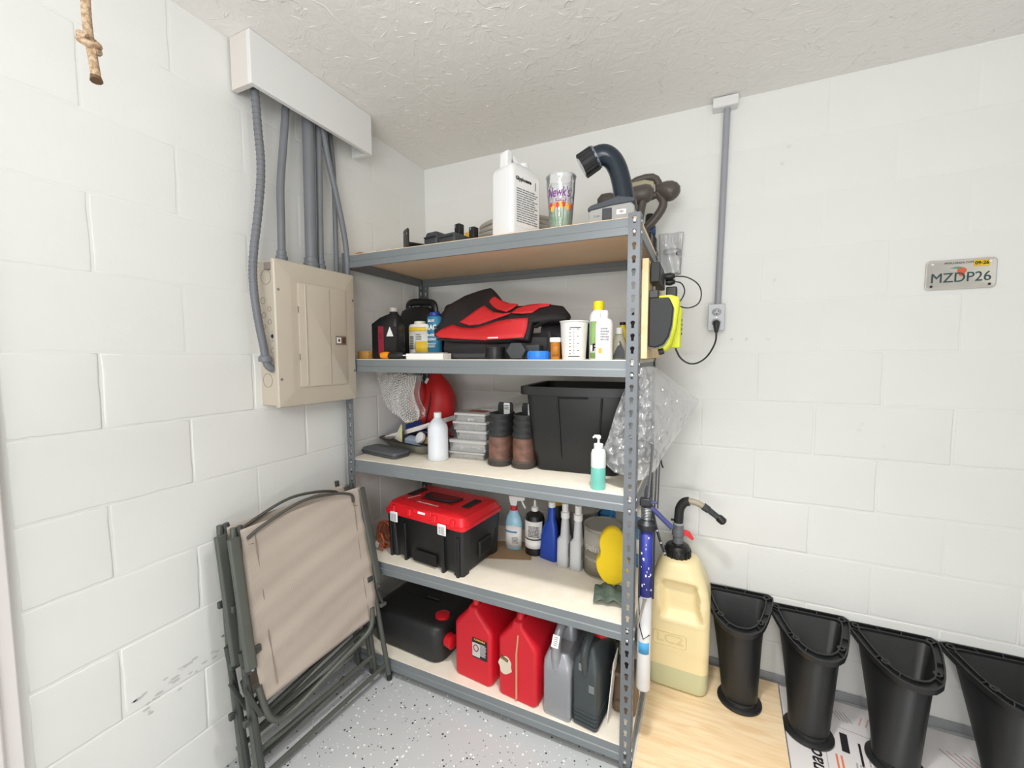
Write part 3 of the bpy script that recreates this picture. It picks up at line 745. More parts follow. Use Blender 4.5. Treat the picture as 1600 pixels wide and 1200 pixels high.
B().cyl((-.052, -.006, .235), (-.058, -.006, .232), .0385, n=24).build('collar', mat('grey_ring', '#6a7480', .3), t)
b = B(); p0, p1 = Vector((-.058, -.006, .232)), Vector((-.102, -.010, .207))
b.tube([p0, p0.lerp(p1, .5), p1], [.036, .038, .0365], 24); hd = b.build('lens_ring', black_mt, t)
b = B(); ax = (p1-p0).normalized(); 
for k in range(12):
    a = 2*PI*k/12; x = ax.cross(Vector((0, 1, 0))).normalized(); y = ax.cross(x); dd = x*math.cos(a)+y*math.sin(a)
    b.cyl(p0+dd*.037, p1+dd*.038, .0035, n=6)
b.build('grip_rib', black_mt, hd)['kind'] = 'stuff'
B().cyl(p1+ax*-.001, p1+ax*.001, .030, n=24).build('lens', mat('lens_glass', '#b9c2c8', .1), t)
# brown cordless drill behind
bp_ = mat('brown_grey_plastic', '#564e49', .4)
t = thing('cordless_drill', 'brown cordless drill lying behind the work light at right of top shelf', 'drill', (1.15, -.26, Z))
B().tube([(-.115, 0, .195), (-.100, 0, .195), (-.065, 0, .192), (-.045, 0, .190)], [.012, .026, .029, .022], 16).build('chuck', bp_, t)
B().tube([(-.048, 0, .188), (-.02, 0, .190), (.0, 0, .191), (.05, 0, .195), (.075, 0, .198), (.09, 0, .20), (.098, 0, .20)], [.026, .033, .035, .036, .034, .026, .012], 20).build('motor_housing', bp_, t)
B().tube(smoothpts([(.060, 0, .175), (.050, 0, .12), (.040, 0, .06), (.045, 0, .03)], 2), .021, 12, flat=.75).build('handle', bp_, t)
B().tube([(-.005, 0, .155), (-.012, 0, .13), (.0, 0, .11)], .007, 8).build('trigger', mat('maroon_plastic', '#4b1d1f', .4), t)
rloft([(0, .11, .075, .01, .04, 0), (.04, .115, .078, .012, .04, 0), (.048, .09, .06, .01, .04, 0)]).build('battery', black_pl, t)
t = thing('cordless_impact_driver', 'brown cordless tool with a clear cream window above the drill behind the work light', 'power tool', (1.155, -.17, Z))
q = [(-.03, 0, .25), (.0, 0, .285), (.07, 0, .295), (.10, 0, .275), (.105, 0, .235), (.10, 0, .215), (.0, 0, .21)]
B().tube(smoothpts(q, 1), .014, 10, closed=True).build('frame', bp_, t)
B().tube([(-.03, 0, .25), (.05, 0, .252), (.085, 0, .252)], [.028, .032, .020], 16).build('barrel', mat('cream_plastic', '#b5ab8e', .3), t)
B().tube(smoothpts([(.10, 0, .225), (.13, 0, .18), (.09, 0, .12), (.05, 0, .09), (.055, 0, .04)], 2), .017, 10).build('handle', bp_, t)
B().tube([(.095, 0, .238), (.110, 0, .236), (.125, 0, .232), (.142, 0, .226), (.158, 0, .219), (.170, 0, .213), (.178, 0, .208)], [.016, .027, .034, .038, .036, .028, .012], 20).build('rear_motor', bp_, t)
rloft([(0, .10, .06, .01, .05, 0), (.045, .10, .06, .012, .05, 0)]).build('battery', black_pl, t)
# spray can at the rear right
t = thing('spray_can', 'black and navy spray can at the rear right corner of the top shelf', 'can', (1.222, -.13, Z))
B().lathe([(.022, 0), (.024, .003), (.024, .105), (.020, .113), (.016, .117)], 20).build('can_body', black_pl, t)
B().lathe([(.0245, .075), (.0245, .098)], 20, cap=False).build('navy_band', mat('navy_ink', '#2c4c7c', .4), t, solid=.0003)
B().lathe([(.017, .115), (.019, .118), (.017, .152), (.013, .158)], 20).build('cap', black_mt, t)
lines(t, white_pa, (0, -.0248, .045), FRONT, .03, .05, 5, 3)
# flattened tan label curling at the left end
t = tag(B().grid(lambda u, v: Vector((u*.07, v*.05, .002+.010*math.sin(PI*u)*(1-v*.3))), 10, 4).build('paper_scrap', mat('tan_paper', '#c9a884', .7), solid=.0008),
        'curled tan paper scrap at the far left end of the top shelf', 'paper', loc=(.075, -.62, Z), rotz=0)

# ================================================================ SECOND SHELF
Z = S[1]
t = thing('sponge_block', 'tan orange block at the far left of the second shelf behind the black oil bottle', 'sponge', (.072, -.53, Z))
B().box((0, 0, .017), (.060, .09, .034)).build('block', mat('tan_foam', '#c9974e', .8, bump=.4), t, bevel=.003)
# oil bottle
def oil_bottle(t, w_, d_, h_, m, capm, cap_x=0.0, neck=.018, handle=False):
    rloft([(0, w_-.01, d_-.01, .012, 0, 0), (.005, w_, d_, .016, 0, 0), (h_*.68, w_, d_, .016, 0, 0), (h_*.80, w_*.72, d_*.8, .02, cap_x*.5, 0), (h_*.88, neck*2.2, neck*2.2, neck, cap_x, 0), (h_*.93, neck*1.9, neck*1.9, neck*.9, cap_x, 0)]).build('body', m, t, smooth=50)
    B().lathe([(neck, 0), (neck*1.1, .003), (neck*1.1, h_*.075), (neck*.8, h_*.085)], 18, (cap_x, 0, h_*.915)).build('cap', capm, t)
t = thing('oil_bottle', 'black oil bottle with red stripe and white triangle at left of second shelf', 'bottle', (.168, -.515, Z), R(6))
oil_bottle(t, .135, .075, .225, black_pl, mat('pale_cap', '#b9b4ab', .4), .03, .017)
patch(t, mat('crimson_label', '#8f1f33', .5), (-.012, -.0382, .080), FRONT, .028, .125, name='red_stripe')
patch(t, black_ink, (.034, -.0382, .075), FRONT, .060, .13, name='front_label')
b = B(); b.add([(-.018, 0, 0), (.018, 0, 0), (0, 0, .042)], [(0, 1, 2)]); o = b.build('white_triangle', white_pa, t, smooth=0); o.location = (.034, -.0392, .098)
text('MDX', .012, (.034, -.0390, .022), FRONT, white_pa, t)
text('ATF', .016, (-.012, -.0392, .10), (PI/2, -PI/2, 0), mat('dark_red_ink', '#531020', .5), t)
def black_jug(label, loc, w_, d_, h_, rot=0, capm=None, side_rib=True):
    t = thing('oil_jug', label, 'jug', loc, R(rot))
    rloft([(0, w_-.01, d_-.01, .02, 0, 0), (.006, w_, d_, .022, 0, 0), (h_*.72, w_, d_, .022, 0, 0), (h_*.82, w_*.9, d_*.86, .025, -w_*.02, 0), (h_*.88, w_*.6, d_*.5, .02, -w_*.05, .0)]).build('body', black_pl, t, smooth=50)
    B().tube(smoothpts([(-w_*.42, 0, h_*.70), (-w_*.41, 0, h_*.88), (-w_*.38, 0, h_*.965), (-w_*.2, 0, h_*.985), (w_*.25, 0, h_*.965), (w_*.42, 0, h_*.93), (w_*.42, 0, h_*.72)], 2), .012, 10, flat=1.5).build('handle', black_pl, t)
    B().lathe([(.018, 0), (.022, .002), (.022, .022), (.018, .025)], 18, (-w_*.1, 0, h_*.83)).build('cap', capm or dgrey_pl, t)
    return t
t = black_jug('large glossy black jug with loop handle against the left rear post of second shelf', (.165, -.27, Z), .19, .12, .285, 0)
lines(t, mat('teal_ink', '#2b6f86', .5), (-.075, -.061, .14), FRONT, .02, .03, 3, 4)
t = black_jug('black jug half hidden behind the blue cleaner can on second shelf', (.335, -.22, Z), .13, .11, .255, 0)
t = thing('white_yellow_can', 'white and yellow labelled bottle with white lid in front of the black jugs', 'bottle', (.285, -.435, Z+.022))
B().lathe([(.048, 0), (.050, .003), (.050, .125), (.045, .132)], 28, sx=1.22, sy=.7).build('body', white_pl, t)
wrap(t, MATS['yellow_ink'], .061, .035, .1, .118, 180, 360, name='yellow_band', off=.0006)
wrap(t, mat('pale_label', '#d9d9d3', .5), .061, .035, .02, .1, 180, 360, name='pale_label', off=.0006)
wrap(t, yl, .061, .035, .004, .055, 265, 345, name='yellow_print', off=.0012)
lines(t, grey_ink, (.012, -.0368, .075), FRONT, .03, .03, 3, 7); lines(t, black_ink, (-.025, -.0362, .05), FRONT, .02, .06, 8, 8)
B().lathe([(.026, 0), (.026, .012), (.022, .015)], 20, (-.005, 0, .131)).build('lid', mat('cream_lid', '#e3dfcc', .4), t)
t = thing('tin_box', 'flat grey case under the yellow labelled bottle on second shelf', 'case', (.275, -.44, Z))
B().box((0, 0, .0105), (.12, .10, .021)).build('case_body', mat('grey_case', '#515355', .5), t, bevel=.003)
t = thing('cleaner_can', 'blue cleaner can with big white letters beside the red and black bag', 'can', (.362, -.44, Z+.028), R(3))
tb_ = mat('teal_blue_label', '#2f7fa6', .4)
B().lathe([(.032, 0), (.034, .003), (.034, .150), (.030, .157), (.022, .160)], 24, sy=.8).build('body', tb_, t)
B().lathe([(.020, .158), (.022, .160), (.022, .172), (.018, .176)], 20).build('cap', blue_pl, t)
text('RAC', .030, (.0, -.0285, .108), FRONT, white_pa, t, bold=.0012, sx=.85)
text('BLUE', .014, (.0, -.0285, .137), FRONT, white_pa, t, bold=.0004)
for k, s_ in enumerate(('RAPID', 'CLEAN')): text(s_, .014, (0, -.0285, .075-.018*k), FRONT, white_pa, t, bold=.0005)
lines(t, white_pa, (0, -.0285, .032), FRONT, .045, .022, 3, 2)
t = thing('printed_card_box', 'small black and white printed box below the blue cleaner can', 'box', (.352, -.46, Z))
B().box((0, 0, .013), (.09, .06, .026)).build('box_body', white_pa, t, bevel=.001)
b = B(); rd = random.Random(9)
for k in range(12): b.box((rd.uniform(-.03, .04), -.0304, rd.uniform(.004, .022)), (rd.uniform(.005, .014), .0006, rd.uniform(.003, .008)))
b.build('black_print', black_ink, t, smooth=0)['kind'] = 'stuff'
t = thing('white_box', 'flat white box at the front edge of second shelf beside the screwdriver', 'box', (.440, -.597, Z))
B().box((0, 0, .0115), (.175, .06, .023)).build('box_body', white_pa, t, bevel=.001)
B().box((0, .012, .0255), (.15, .030, .005)).build('grey_strip', mat('grey_strip', '#8b8a86', .6), t, bevel=.001)
t = thing('screwdriver', 'orange and black handled screwdriver lying at front left of second shelf', 'screwdriver', (.27, -.605, Z+.016), R(-3))
B().tube([(-.068, 0, 0), (-.064, 0, 0), (-.045, 0, 0), (-.03, 0, 0), (-.02, 0, -.001)], [.006, .013, .0155, .015, .0135], 16).build('orange_grip', mat('orange_plastic', '#f59a1c', .4), t)
B().tube([(-.022, 0, -.001), (-.01, 0, 0), (.02, 0, 0), (.045, 0, 0), (.052, 0, 0)], [.0138, .0115, .013, .0125, .007], 16).build('black_grip', black_mt, t)
B().cyl((.05, 0, 0), (.10, .03, 0), .0035, n=10).build('shaft', chrome, t)
# red and black bag
t = thing('tool_bag', 'red and black fabric bag slumped across the middle of second shelf', 'bag', (.70, -.36, Z))
bk = mat('black_nylon', '#1d1c1e', .7, bump=.3, bscale=400, h2='#2b282a'); rn = mat('red_nylon', '#d4262c', .6, h2='#df353a', vscale=4, bump=.25, bscale=25); mg = mat('dark_grey_nylon', '#3b383b', .7)
SIL = [(0.390, 1.478), (0.373, 1.507), (0.371, 1.563), (0.392, 1.613), (0.456, 1.659), (0.529, 1.682), (0.574, 1.691), (0.594, 1.680), (0.619, 1.636), (0.663, 1.613), (0.713, 1.596), (0.800, 1.591), (0.887, 1.592), (0.936, 1.584), (0.966, 1.551), (0.959, 1.525), (0.830, 1.522), (0.830, 1.452), (0.649, 1.446), (0.462, 1.455)]
BO = Vector((.70, -.36, Z))
def on_flap(x, z, lift=0.):
    """sloping face of the slumped flap"""
    y = -.50+.70*(z-1.44)+.012*math.sin(14*x)+.006*math.sin(60*z+9*x)
    return Vector((x, y, z))-BO+Vector((0, -.82, .57))*lift
cx0, cz0 = .66, 1.54
def sring(s_, lift, yb=None):
    r = []
    for x, z in SIL:
        x2, z2 = cx0+(x-cx0)*s_, cz0+(z-cz0)*s_
        p = on_flap(x2, z2, lift)
        if yb is not None: p.y += yb
        r.append(p)
    return r
b = B(); b.loft([sring(.0, .014), sring(.5, .012), sring(.85, .008), sring(.98, .002), sring(1, -.006), sring(.98, -.02, .02), sring(.8, -.03, .07), sring(.0, -.03, .08)], False, False); b.build('flap_base', bk, t, smooth=180)
def panel_on(poly, nm, lift):
    bm = bmesh.new(); vs_ = [bm.verts.new((x, z, 0)) for x, z in poly]; bm.faces.new(vs_)
    bmesh.ops.triangulate(bm, faces=bm.faces[:]); bmesh.ops.subdivide_edges(bm, edges=bm.edges[:], cuts=3, use_grid_fill=True)
    me = bpy.data.meshes.new(nm); 
    for v in bm.verts:
        s_ = max(abs(v.co.x-cx0)/.32, abs(v.co.y-cz0)/.15)
        v.co = on_flap(v.co.x, v.co.y, lift+.014-.008*min(1, s_)**2)
    bm.to_mesh(me); bm.free(); me.materials.append(rn)
    for p in me.polygons: p.use_smooth = True
    o = bpy.data.objects.new(nm, me); COL.objects.link(o); o.parent = t
    md = o.modifiers.new('solid', 'SOLIDIFY'); md.thickness = .006; md.offset = 0
panel_on([(0.405, 1.472), (0.430, 1.497), (0.466, 1.513), (0.513, 1.498), (0.571, 1.493), (0.626, 1.505), (0.680, 1.518), (0.735, 1.524), (0.818, 1.526), (0.820, 1.492), (0.818, 1.450), (0.648, 1.444), (0.493, 1.452), (0.425, 1.459)], 'red_front_panel', .004)
panel_on([(0.490, 1.524), (0.544, 1.561), (0.584, 1.594), (0.616, 1.575), (0.653, 1.557), (0.700, 1.549), (0.736, 1.550), (0.702, 1.538), (0.635, 1.521), (0.589, 1.509), (0.540, 1.508)], 'red_middle_panel', .004)
panel_on([(0.600, 1.611), (0.607, 1.625), (0.621, 1.634), (0.662, 1.611), (0.713, 1.592), (0.750, 1.588), (0.735, 1.572), (0.711, 1.557), (0.662, 1.570), (0.626, 1.589)], 'red_upper_panel', .004)
panel_on([(0.739, 1.550), (0.756, 1.569), (0.791, 1.581), (0.842, 1.586), (0.889, 1.584), (0.880, 1.576), (0.847, 1.570), (0.825, 1.549), (0.784, 1.546)], 'red_right_panel', .004)
B().tube([on_flap(x, 1.449+.004*math.sin(20*x), .012) for x in [.42+.4*i/12 for i in range(13)]], .004, 8).build('binding', bk, t)
o = B().box((0, 0, 0), (.045, .004, .005)).build('white_tag', white_pa, t); o.location = on_flap(.69, 1.448, .022)
# body under the flap and dark mass at right
b = B(); b.loft([[Vector((x, y_+(.0), z_)) for y_, z_ in ((-.07-.04*k, .002), (-.10, .04), (-.09, .085), (.05, .11), (.12, .06), (.12, .002))] for x, k in ((-.28, 0), (-.12, .5), (.08, .6), (.22, .3))])
b.build('bag_body', mg, t)
b = B(); rings = []
for i in range(13):
    u = i/12; x = .15+.19*u; h_ = .165*(1-u*.25)+.008*math.sin(9*u); rings.append([Vector((x, .02+.085*math.cos(a)*(1-.2*u), max(.002, h_*.5+h_*.5*math.sin(a)+.004*math.sin(5*a+7*u)))) for a in [2*PI*k/14 for k in range(14)]])
b.loft(rings); b.build('crumpled_strap_end', bk, t)
B().tube(smoothpts([(.20, -.10, .10), (.215, -.12, .06), (.20, -.12, .02)], 2), .012, 8).build('webbing_strap', bk, t)
B().tube(smoothpts([(.14, -.09, .125), (.20, -.11, .15), (.27, -.05, .145), (.34, .02, .13)], 2), .014, 8, flat=.4).build('webbing_strap', bk, t)
# small things at the front
t = thing('grey_rod', 'dark grey plastic rod lying under the bag at front of second shelf', 'rod', (.585, -.545, Z+.0125), R(0))
B().cyl((-.095, 0, 0), (.09, 0, 0), .0125, n=14).build('rod', dgrey_pl, t)
B().cyl((-.115, 0, 0), (-.095, 0, 0), .006, n=10).build('tip', black_pl, t)
t = thing('pipe_cap', 'black ribbed round pipe cap at front of second shelf beside the hexagonal cap', 'cap', (.713, -.545, Z))
b = B(); b.lathe([(.037, 0), (.037, .008), (.036, .009), (.036, .040), (.037, .041), (.037, .046), (.033, .048)], 28); b.build('cap_body', black_pl, t)
t = thing('hexagonal_cap', 'dark grey hexagonal plastic cap between the black pipe cap and the blue lid', 'cap', (.805, -.535, Z+.032))
b = B(); hx = [(.040*math.cos(R(60*k)), .034*math.sin(R(60*k))) for k in range(6)]
b.prism(hx, -.028, .028); b.build('hex_body', dgrey_pl, t, bevel=.003)
B().box((.045, .03, -.004), (.07, .05, .052)).build('rear_block', dgrey_pl, t, bevel=.004)
t = thing('blue_lid', 'bright blue ribbed screw lid at front of second shelf', 'lid', (.892, -.552, Z))
bl = mat('bright_blue_plastic', '#2b7fe0', .35)
b = B(); b.lathe([(.039, 0), (.040, .002), (.040, .028), (.037, .031)], 28); q = b.build('lid_body', bl, t)
b = B()
for k in range(24):
    a = 2*PI*k/24; b.box((.0402*math.cos(a), .0402*math.sin(a), .014), (.002, .002, .024), Euler((0, 0, a)))
b.build('ribs', bl, q)['kind'] = 'stuff'
t = thing('pill_bottle', 'small amber pill bottle with white cap on the second shelf', 'pill bottle', (.956, -.552, Z))
B().lathe([(.0175, 0), (.018, .001), (.018, .062)], 20).build('amber_body', mat('amber_plastic_clear', '#b9741a', .2), t)
B().lathe([(.0205, .062), (.0205, .076), (.019, .078)], 20).build('cap', white_pl, t)
wrap(t, mat('amber_label', '#a96a1c', .5), .0182, .0182, .012, .052, 250, 330, name='amber_label')
t = thing('measuring_cup', 'translucent white measuring cup with black graduation marks on second shelf', 'measuring cup', (1.022, -.545, Z))
mc = mat('milky_plastic', '#dcdbd8', .35)
b = B(); b.lathe([(.040, 0), (.041, .002), (.048, .128), (.051, .131), (.051, .134), (.0485, .134), (.046, .128), (.039, .006), (.0, .006)], 32, cap=False); b.build('cup_wall', mc, t)
b = B(); yc = -.0
dirv = -PI/2+.28
def on_c(x, z, lift=.0006):
    r = .041+(.007)*z/.13+lift; a = dirv+x/r; return Vector((r*math.cos(a), r*math.sin(a), z))
def strip(b, x0, x1, z0_, z1_):
    n = 4; b.grid(lambda u, v: on_c(x0+(x1-x0)*u, z0_+(z1_-z0_)*v), n, 1)
strip(b, -.0004, .0004, .02, .105)
for k in range(8): strip(b, -.004, .004 if k % 2 else .002, .02+k*.012, .0206+k*.012)
for k in range(8):
    strip(b, -.017, -.010, .0192+k*.012, .0210+k*.012)
    if k % 2: strip(b, .010, .017, .0192+k*.012, .0210+k*.012)
strip(b, -.014, .024, .108, .1105); strip(b, -.02, .02, .010, .013)
b.build('graduations', black_ink, t, smooth=0)['kind'] = 'stuff'
t = thing('aerosol_can', 'white and green aerosol can with yellow cap on the second shelf', 'can', (1.099, -.505, Z))
B().lathe([(.030, 0), (.032, .003), (.032, .150), (.026, .165), (.018, .172)], 24).build('can_body', white_pl, t)
gl_ = mat('leaf_green_label', '#8db56c', .5)
wrap(t, gl_, .032, .032, .004, .132, 225, 290, name='green_label', n=14)
wrap(t, white_pa, .032, .032, .024, .05, 225, 290, name='white_label', off=.0012)
o = text('B', .036, (0, 0, 0), (0, 0, 0), black_ink, t, bold=.0015)
for v in o.data.vertices:
    r = .0338; a = R(262)+v.co.x/r; v.co = (r*math.cos(a), r*math.sin(a), .040+v.co.y)
B().lathe([(.0185, .168), (.0185, .200), (.0165, .203)], 20).build('cap', yellow_pl if 0 else mat('lemon_cap', '#f0dc1c', .4), t)
t = thing('lotion_bottle', 'white bottle with faint printed label in front of the aerosol can', 'bottle', (1.132, -.565, Z))
B().lathe([(.027, 0), (.029, .003), (.029, .118), (.025, .132), (.013, .138), (.011, .144)], 24).build('body', white_pl, t)
B().lathe([(.013, .142), (.014, .144), (.013, .160), (.010, .164)], 16).build('cap', white_pl, t)
lines(t, grey_ink, (.008, -.0290, .085), (PI/2, 0, .3), .028, .045, 5, 5)
patch(t, mat('ochre_mark', '#c9a24a', .5), (-.006, -.0292, .03), FRONT, .012, .018, name='ochre_mark')
t = thing('yellow_bottle', 'small yellow bottle with black cap behind the white lotion bottle', 'bottle', (1.168, -.42, Z))
oil_bottle(t, .052, .04, .135, mat('deep_yellow_plastic', '#d3bd22', .4), black_pl, 0, .010)
t = thing('glue_bottle', 'clear bottle with dark triangular label beside the right front post', 'bottle', (1.170, -.50, Z))
B().lathe([(.026, 0), (.027, .003), (.026, .055), (.014, .085), (.012, .09)], 22, sy=.7).build('body', mat('smoky_clear_plastic', '#9c9a88', .2), t)
B().lathe([(.013, .088), (.013, .108), (.011, .11)], 16).build('cap', mat('milky_cap', '#cfcfc6', .4), t)
b = B(); b.add([(-.020, 0, .004), (.022, 0, .004), (.022, 0, .03), (.006, .004, .066)], [(0, 1, 2, 3)]); o = b.build('dark_label', dgrey_pl, t, smooth=0, solid=.0006); o.location = (0, -.0205, 0)
t = thing('folded_umbrella', 'black folded cloth tube standing behind right front post on second shelf', 'umbrella', (1.205, -.45, Z))
B().tube([(0, 0, 0), (.002, 0, .06), (.004, 0, .15), (.006, 0, .165)], [.012, .017, .010, .004], 12).build('cloth_tube', bk, t)

# ================================================================ THIRD SHELF
Z = S[2]
t = thing('zip_pouch', 'dark grey zipped tool pouch lying at the left of the third shelf', 'pouch', (.135, -.515, Z), R(-10))
pg = mat('charcoal_vinyl', '#54575a', .5, bump=.15)
rloft([(0, .225, .085, .02, 0, 0), (.004, .235, .095, .022, 0, 0), (.017, .24, .098, .024, 0, 0), (.026, .232, .092, .022, 0, 0), (.032, .20, .07, .02, 0, 0)]).build('shell', pg, t)
B().tube([p+Vector((0, 0, .014)) for p in rr(.242, .10, .025, 0)], .0022, 6, closed=True).build('zip', dgrey_pl, t)
t = thing('foil_tray', 'black rimmed baking tray full of odds and ends on third shelf', 'tray', (.20, -.36, Z), R(-14))
ft = mat('scuffed_tin', '#97978f', .35, .6, var=.08, vscale=12)
b = B(); b.loft([rr(.24, .15, .03, .002), rr(.33, .23, .035, .052), rr(.32, .22, .03, .052), rr(.235, .145, .028, .006)], cap0=True, cap1=True); b.build('pan', ft, t)
B().tube(rr(.335, .235, .038, .053), .0035, 8, closed=True).build('rim', black_pl, t)
b = B(); b.add([(-.09, -.07, .05), (-.01, -.09, .045), (-.035, -.07, .125)], [(0, 1, 2)]); b.build('paper_cone', mat('cream_paper', '#eceadb', .6), t, solid=.0015, smooth=0)
B().tube([(-.033, -.07, .12), (-.01, -.088, .046)], .003, 6).build('yellow_edge', mat('pale_yellow', '#dfe07a', .5), t)
B().lathe([(.026, 0), (.026, .012), (.02, .014)], 20).build('tape_roll', white_pl, t).matrix_local = Matrix.Translation((.085, -.05, .07)) @ Matrix.Rotation(1.1, 4, 'X')
o = rloft([(0, .08, .05, .01, 0, 0), (.02, .08, .05, .012, 0, 0), (.026, .06, .035, .01, 0, 0)]).build('blister_pack', mat('pale_blue_pack', '#aebfd6', .3), t); o.location = (.02, -.04, .04); o.rotation_euler = (.2, .1, .4)
B().tube(smoothpts([(-.10, .02, .06), (0, .03, .075), (.12, .0, .06)], 2), .008, 8).build('dark_cable', black_mt, t)
B().tube([(-.12, .05, .07), (.14, .03, .075)], .006, 8).build('silver_rod', chrome, t)
B().box((.12, .0, .058), (.07, .08, .03)).build('brown_block', mat('brown_cardboard', '#a98d66', .7), t, bevel=.002)
t = thing('spray_refill_bottle', 'plain white cylindrical bottle without label at front of third shelf', 'bottle', (.405, -.49, Z))
B().lathe([(.040, 0), (.0435, .003), (.0435, .135), (.040, .150), (.028, .168), (.017, .180), (.015, .186), (.015, .19)], 28).build('body', mat('cloudy_white_plastic', '#dfe4ea', .35), t)
B().lathe([(.0165, .186), (.0165, .203), (.015, .205)], 20).build('neck_cap', white_pl, t)
# organiser boxes
def organiser(label, z, w_, d_, h_, n, fills, rz, loc, lidm=None):
    t = thing('parts_organizer', label, 'storage box', (loc[0], loc[1], z), R(rz), 'clear parts boxes stacked on the third shelf')
    lidm = lidm or film('clear_lid', '#f0f0ee', .60, .1, .25)
    rloft([(0, w_-.006, d_-.006, .006, 0, 0), (h_*.72, w_, d_, .008, 0, 0)], cap1=False).build('base', MATS['clear_box'], t, solid=.0015)
    rloft([(h_*.72, w_+.004, d_+.004, .008, 0, 0), (h_*.93, w_+.004, d_+.004, .008, 0, 0), (h_-.0005, w_-.006, d_-.006, .008, 0, 0)]).build('lid', lidm, t)
    for k in range(1, n): B().box((-w_/2+k*w_/n, 0, h_*.36), (.0015, d_-.01, h_*.66)).build('divider', MATS['clear_box'], t)
    rd = random.Random(int(z*1000))
    for k in range(n):
        b = B(); x0 = -w_/2+(k+.5)*w_/n; m = fills[k % len(fills)]
        for _ in range(10): b.box((x0+rd.uniform(-.28, .28)*w_/n, -d_/2+.010+rd.uniform(0, .03), rd.uniform(.15, .6)*h_), (w_/n*.36, .010, h_*.2), Euler((rd.uniform(-1, 1), rd.uniform(-1, 1), rd.uniform(-1, 1))))
        b.build('small_parts', m, t, smooth=0)['kind'] = 'stuff'
    return t
film('clear_box', '#f0f1ee', .24, .1, .25)
ga = mat('grey_parts', '#8d8b90', .5); rp = mat('red_parts', '#b05a62', .5); bp2 = mat('blue_parts', '#6a84b5', .5); brn = mat('brass_parts', '#b5a482', .5)
cx_, cy_ = .52, -.37
organiser('bottom clear parts box of the stack, beside the plain white bottle', Z, .170, .15, .034, 4, [brn, ga, mat('tan_parts', '#b9a890', .5)], 4, (cx_-.008, cy_))
organiser('second clear parts box from the bottom of the stack, sorted grey fasteners', Z+.0345, .175, .15, .052, 7, [ga, mat('dark_parts', '#3f4045', .5), mat('pale_parts', '#c9c8c6', .5)], 4, (cx_, cy_-.004))
organiser('third clear parts box from the bottom, with red and blue pieces', Z+.087, .145, .14, .040, 4, [rp, bp2, bp2, ga], 4, (cx_+.015, cy_))
organiser('clear parts box with green and grey pieces, second from the top of stack', Z+.1275, .160, .14, .038, 4, [ga, bp2, mat('green_parts', '#6f9a7c', .5)], 4, (cx_+.006, cy_))
tt = organiser('top clear parts box of the stack with red and brown label', Z+.166, .150, .14, .036, 3, [ga, white_pl], 2, (cx_+.010, cy_))
patch(tt, mat('red_brown_print', '#9a4a44', .5), (.01, 0, .0366), TOP, .09, .06, name='printed_lid_label')
# drawstring bags
def sack(name, label, cat, loc, rx, ry, h_, m, seed, cord=None, lean=0):
    t = thing(name, label, cat, loc)
    rings = []
    for i in range(15):
        u = i/14; r = math.sin(PI*min(1, .12+u*.88))**.55 if u < .93 else .25
        rings.append([Vector((rx*r*math.cos(a)*(1+.05*math.sin(5*a+seed+6*u))+lean*u, ry*r*math.sin(a)*(1+.05*math.cos(7*a+seed)), h_*u)) for a in [2*PI*k/32 for k in range(32)]])
    B().loft(rings).build('sack_body', m, t, smooth=180)
    if cord: B().tube(smoothpts([(rx*.1+lean, -ry*.2, h_*.97), (rx*.12+lean*.8, -ry*.62, h_*.8), (rx*.2, -ry*1.05, h_*.5), (-rx*.05, -ry*1.03, h_*.2), (-rx*.2, -ry*.95, h_*.06)], 2), .0035, 8).build('drawstring', cord, t)
    return t
rs = mat('red_sack_nylon', '#c51f23', .5, h2='#d52a2c', vscale=6, bump=.4, bscale=14)
t = sack('drawstring_sack', 'large red nylon drawstring sack at the rear left of third shelf', 'bag', (.205, -.21, Z+.06), .105, .085, .30, rs, 1, black_mt)
t2 = B().loft([[Vector((-.06+.05*r*math.cos(a), -.075+.03*r*math.sin(a)-.0, .10+.16*u)) for a in [2*PI*k/20 for k in range(20)]] for u, r in [(0, .3), (.15, .8), (.4, 1.05), (.7, 1), (.9, .7), (1, .3)]]).build('gathered_fold', rs, t, smooth=180)
B().box((-.0, -.08, .265), (.014, .006, .03), Euler((0, .6, 0))).build('white_toggle', white_pl, t, bevel=.002)
B().box((0, 0, -.03), (.12, .10, .06)).build('bag_foot', rs, t, bevel=.015)
t = sack('stuff_sack', 'royal blue nylon stuff sack behind the tray, under the bubble wrap', 'bag', (.115, -.235, Z), .085, .05, .16, mat('royal_blue_nylon', '#1f3a94', .5, bump=.3, bscale=20), 3)
# bubble wrap
bw = film('bubble_wrap_film', '#e9e7e3', .20, .12, .30)
t = thing('bubble_wrap', 'loose crumpled clear bubble wrap hanging over the left end of third shelf', 'bubble wrap', (.15, -.47, Z+.16))
LFT = [(-.085, .210), (-.080, .150), (-.060, .095), (-.020, .045), (.045, .005), (.100, -.005)]
RGT = [(.140, .205), (.125, .160), (.130, .120), (.155, .085), (.175, .055), (.170, .020)]
def pw(L_, v):
    x = min(v*5, 4.999); i = int(x); f = x-i; return L_[i][0]+(L_[i+1][0]-L_[i][0])*f, L_[i][1]+(L_[i+1][1]-L_[i][1])*f
def bwf(u, v):
    a, b2 = pw(LFT, v), pw(RGT, v)
    return Vector((a[0]+(b2[0]-a[0])*u, -.02+.022*math.sin(2.6*PI*u+3*v)*(.4+v)+.010*math.sin(13*u+8*v), a[1]+(b2[1]-a[1])*u+.006*math.sin(12*u+7*v)))
B().grid(bwf, 30, 30).build('film_sheet', bw, t, smooth=180)
b = B()
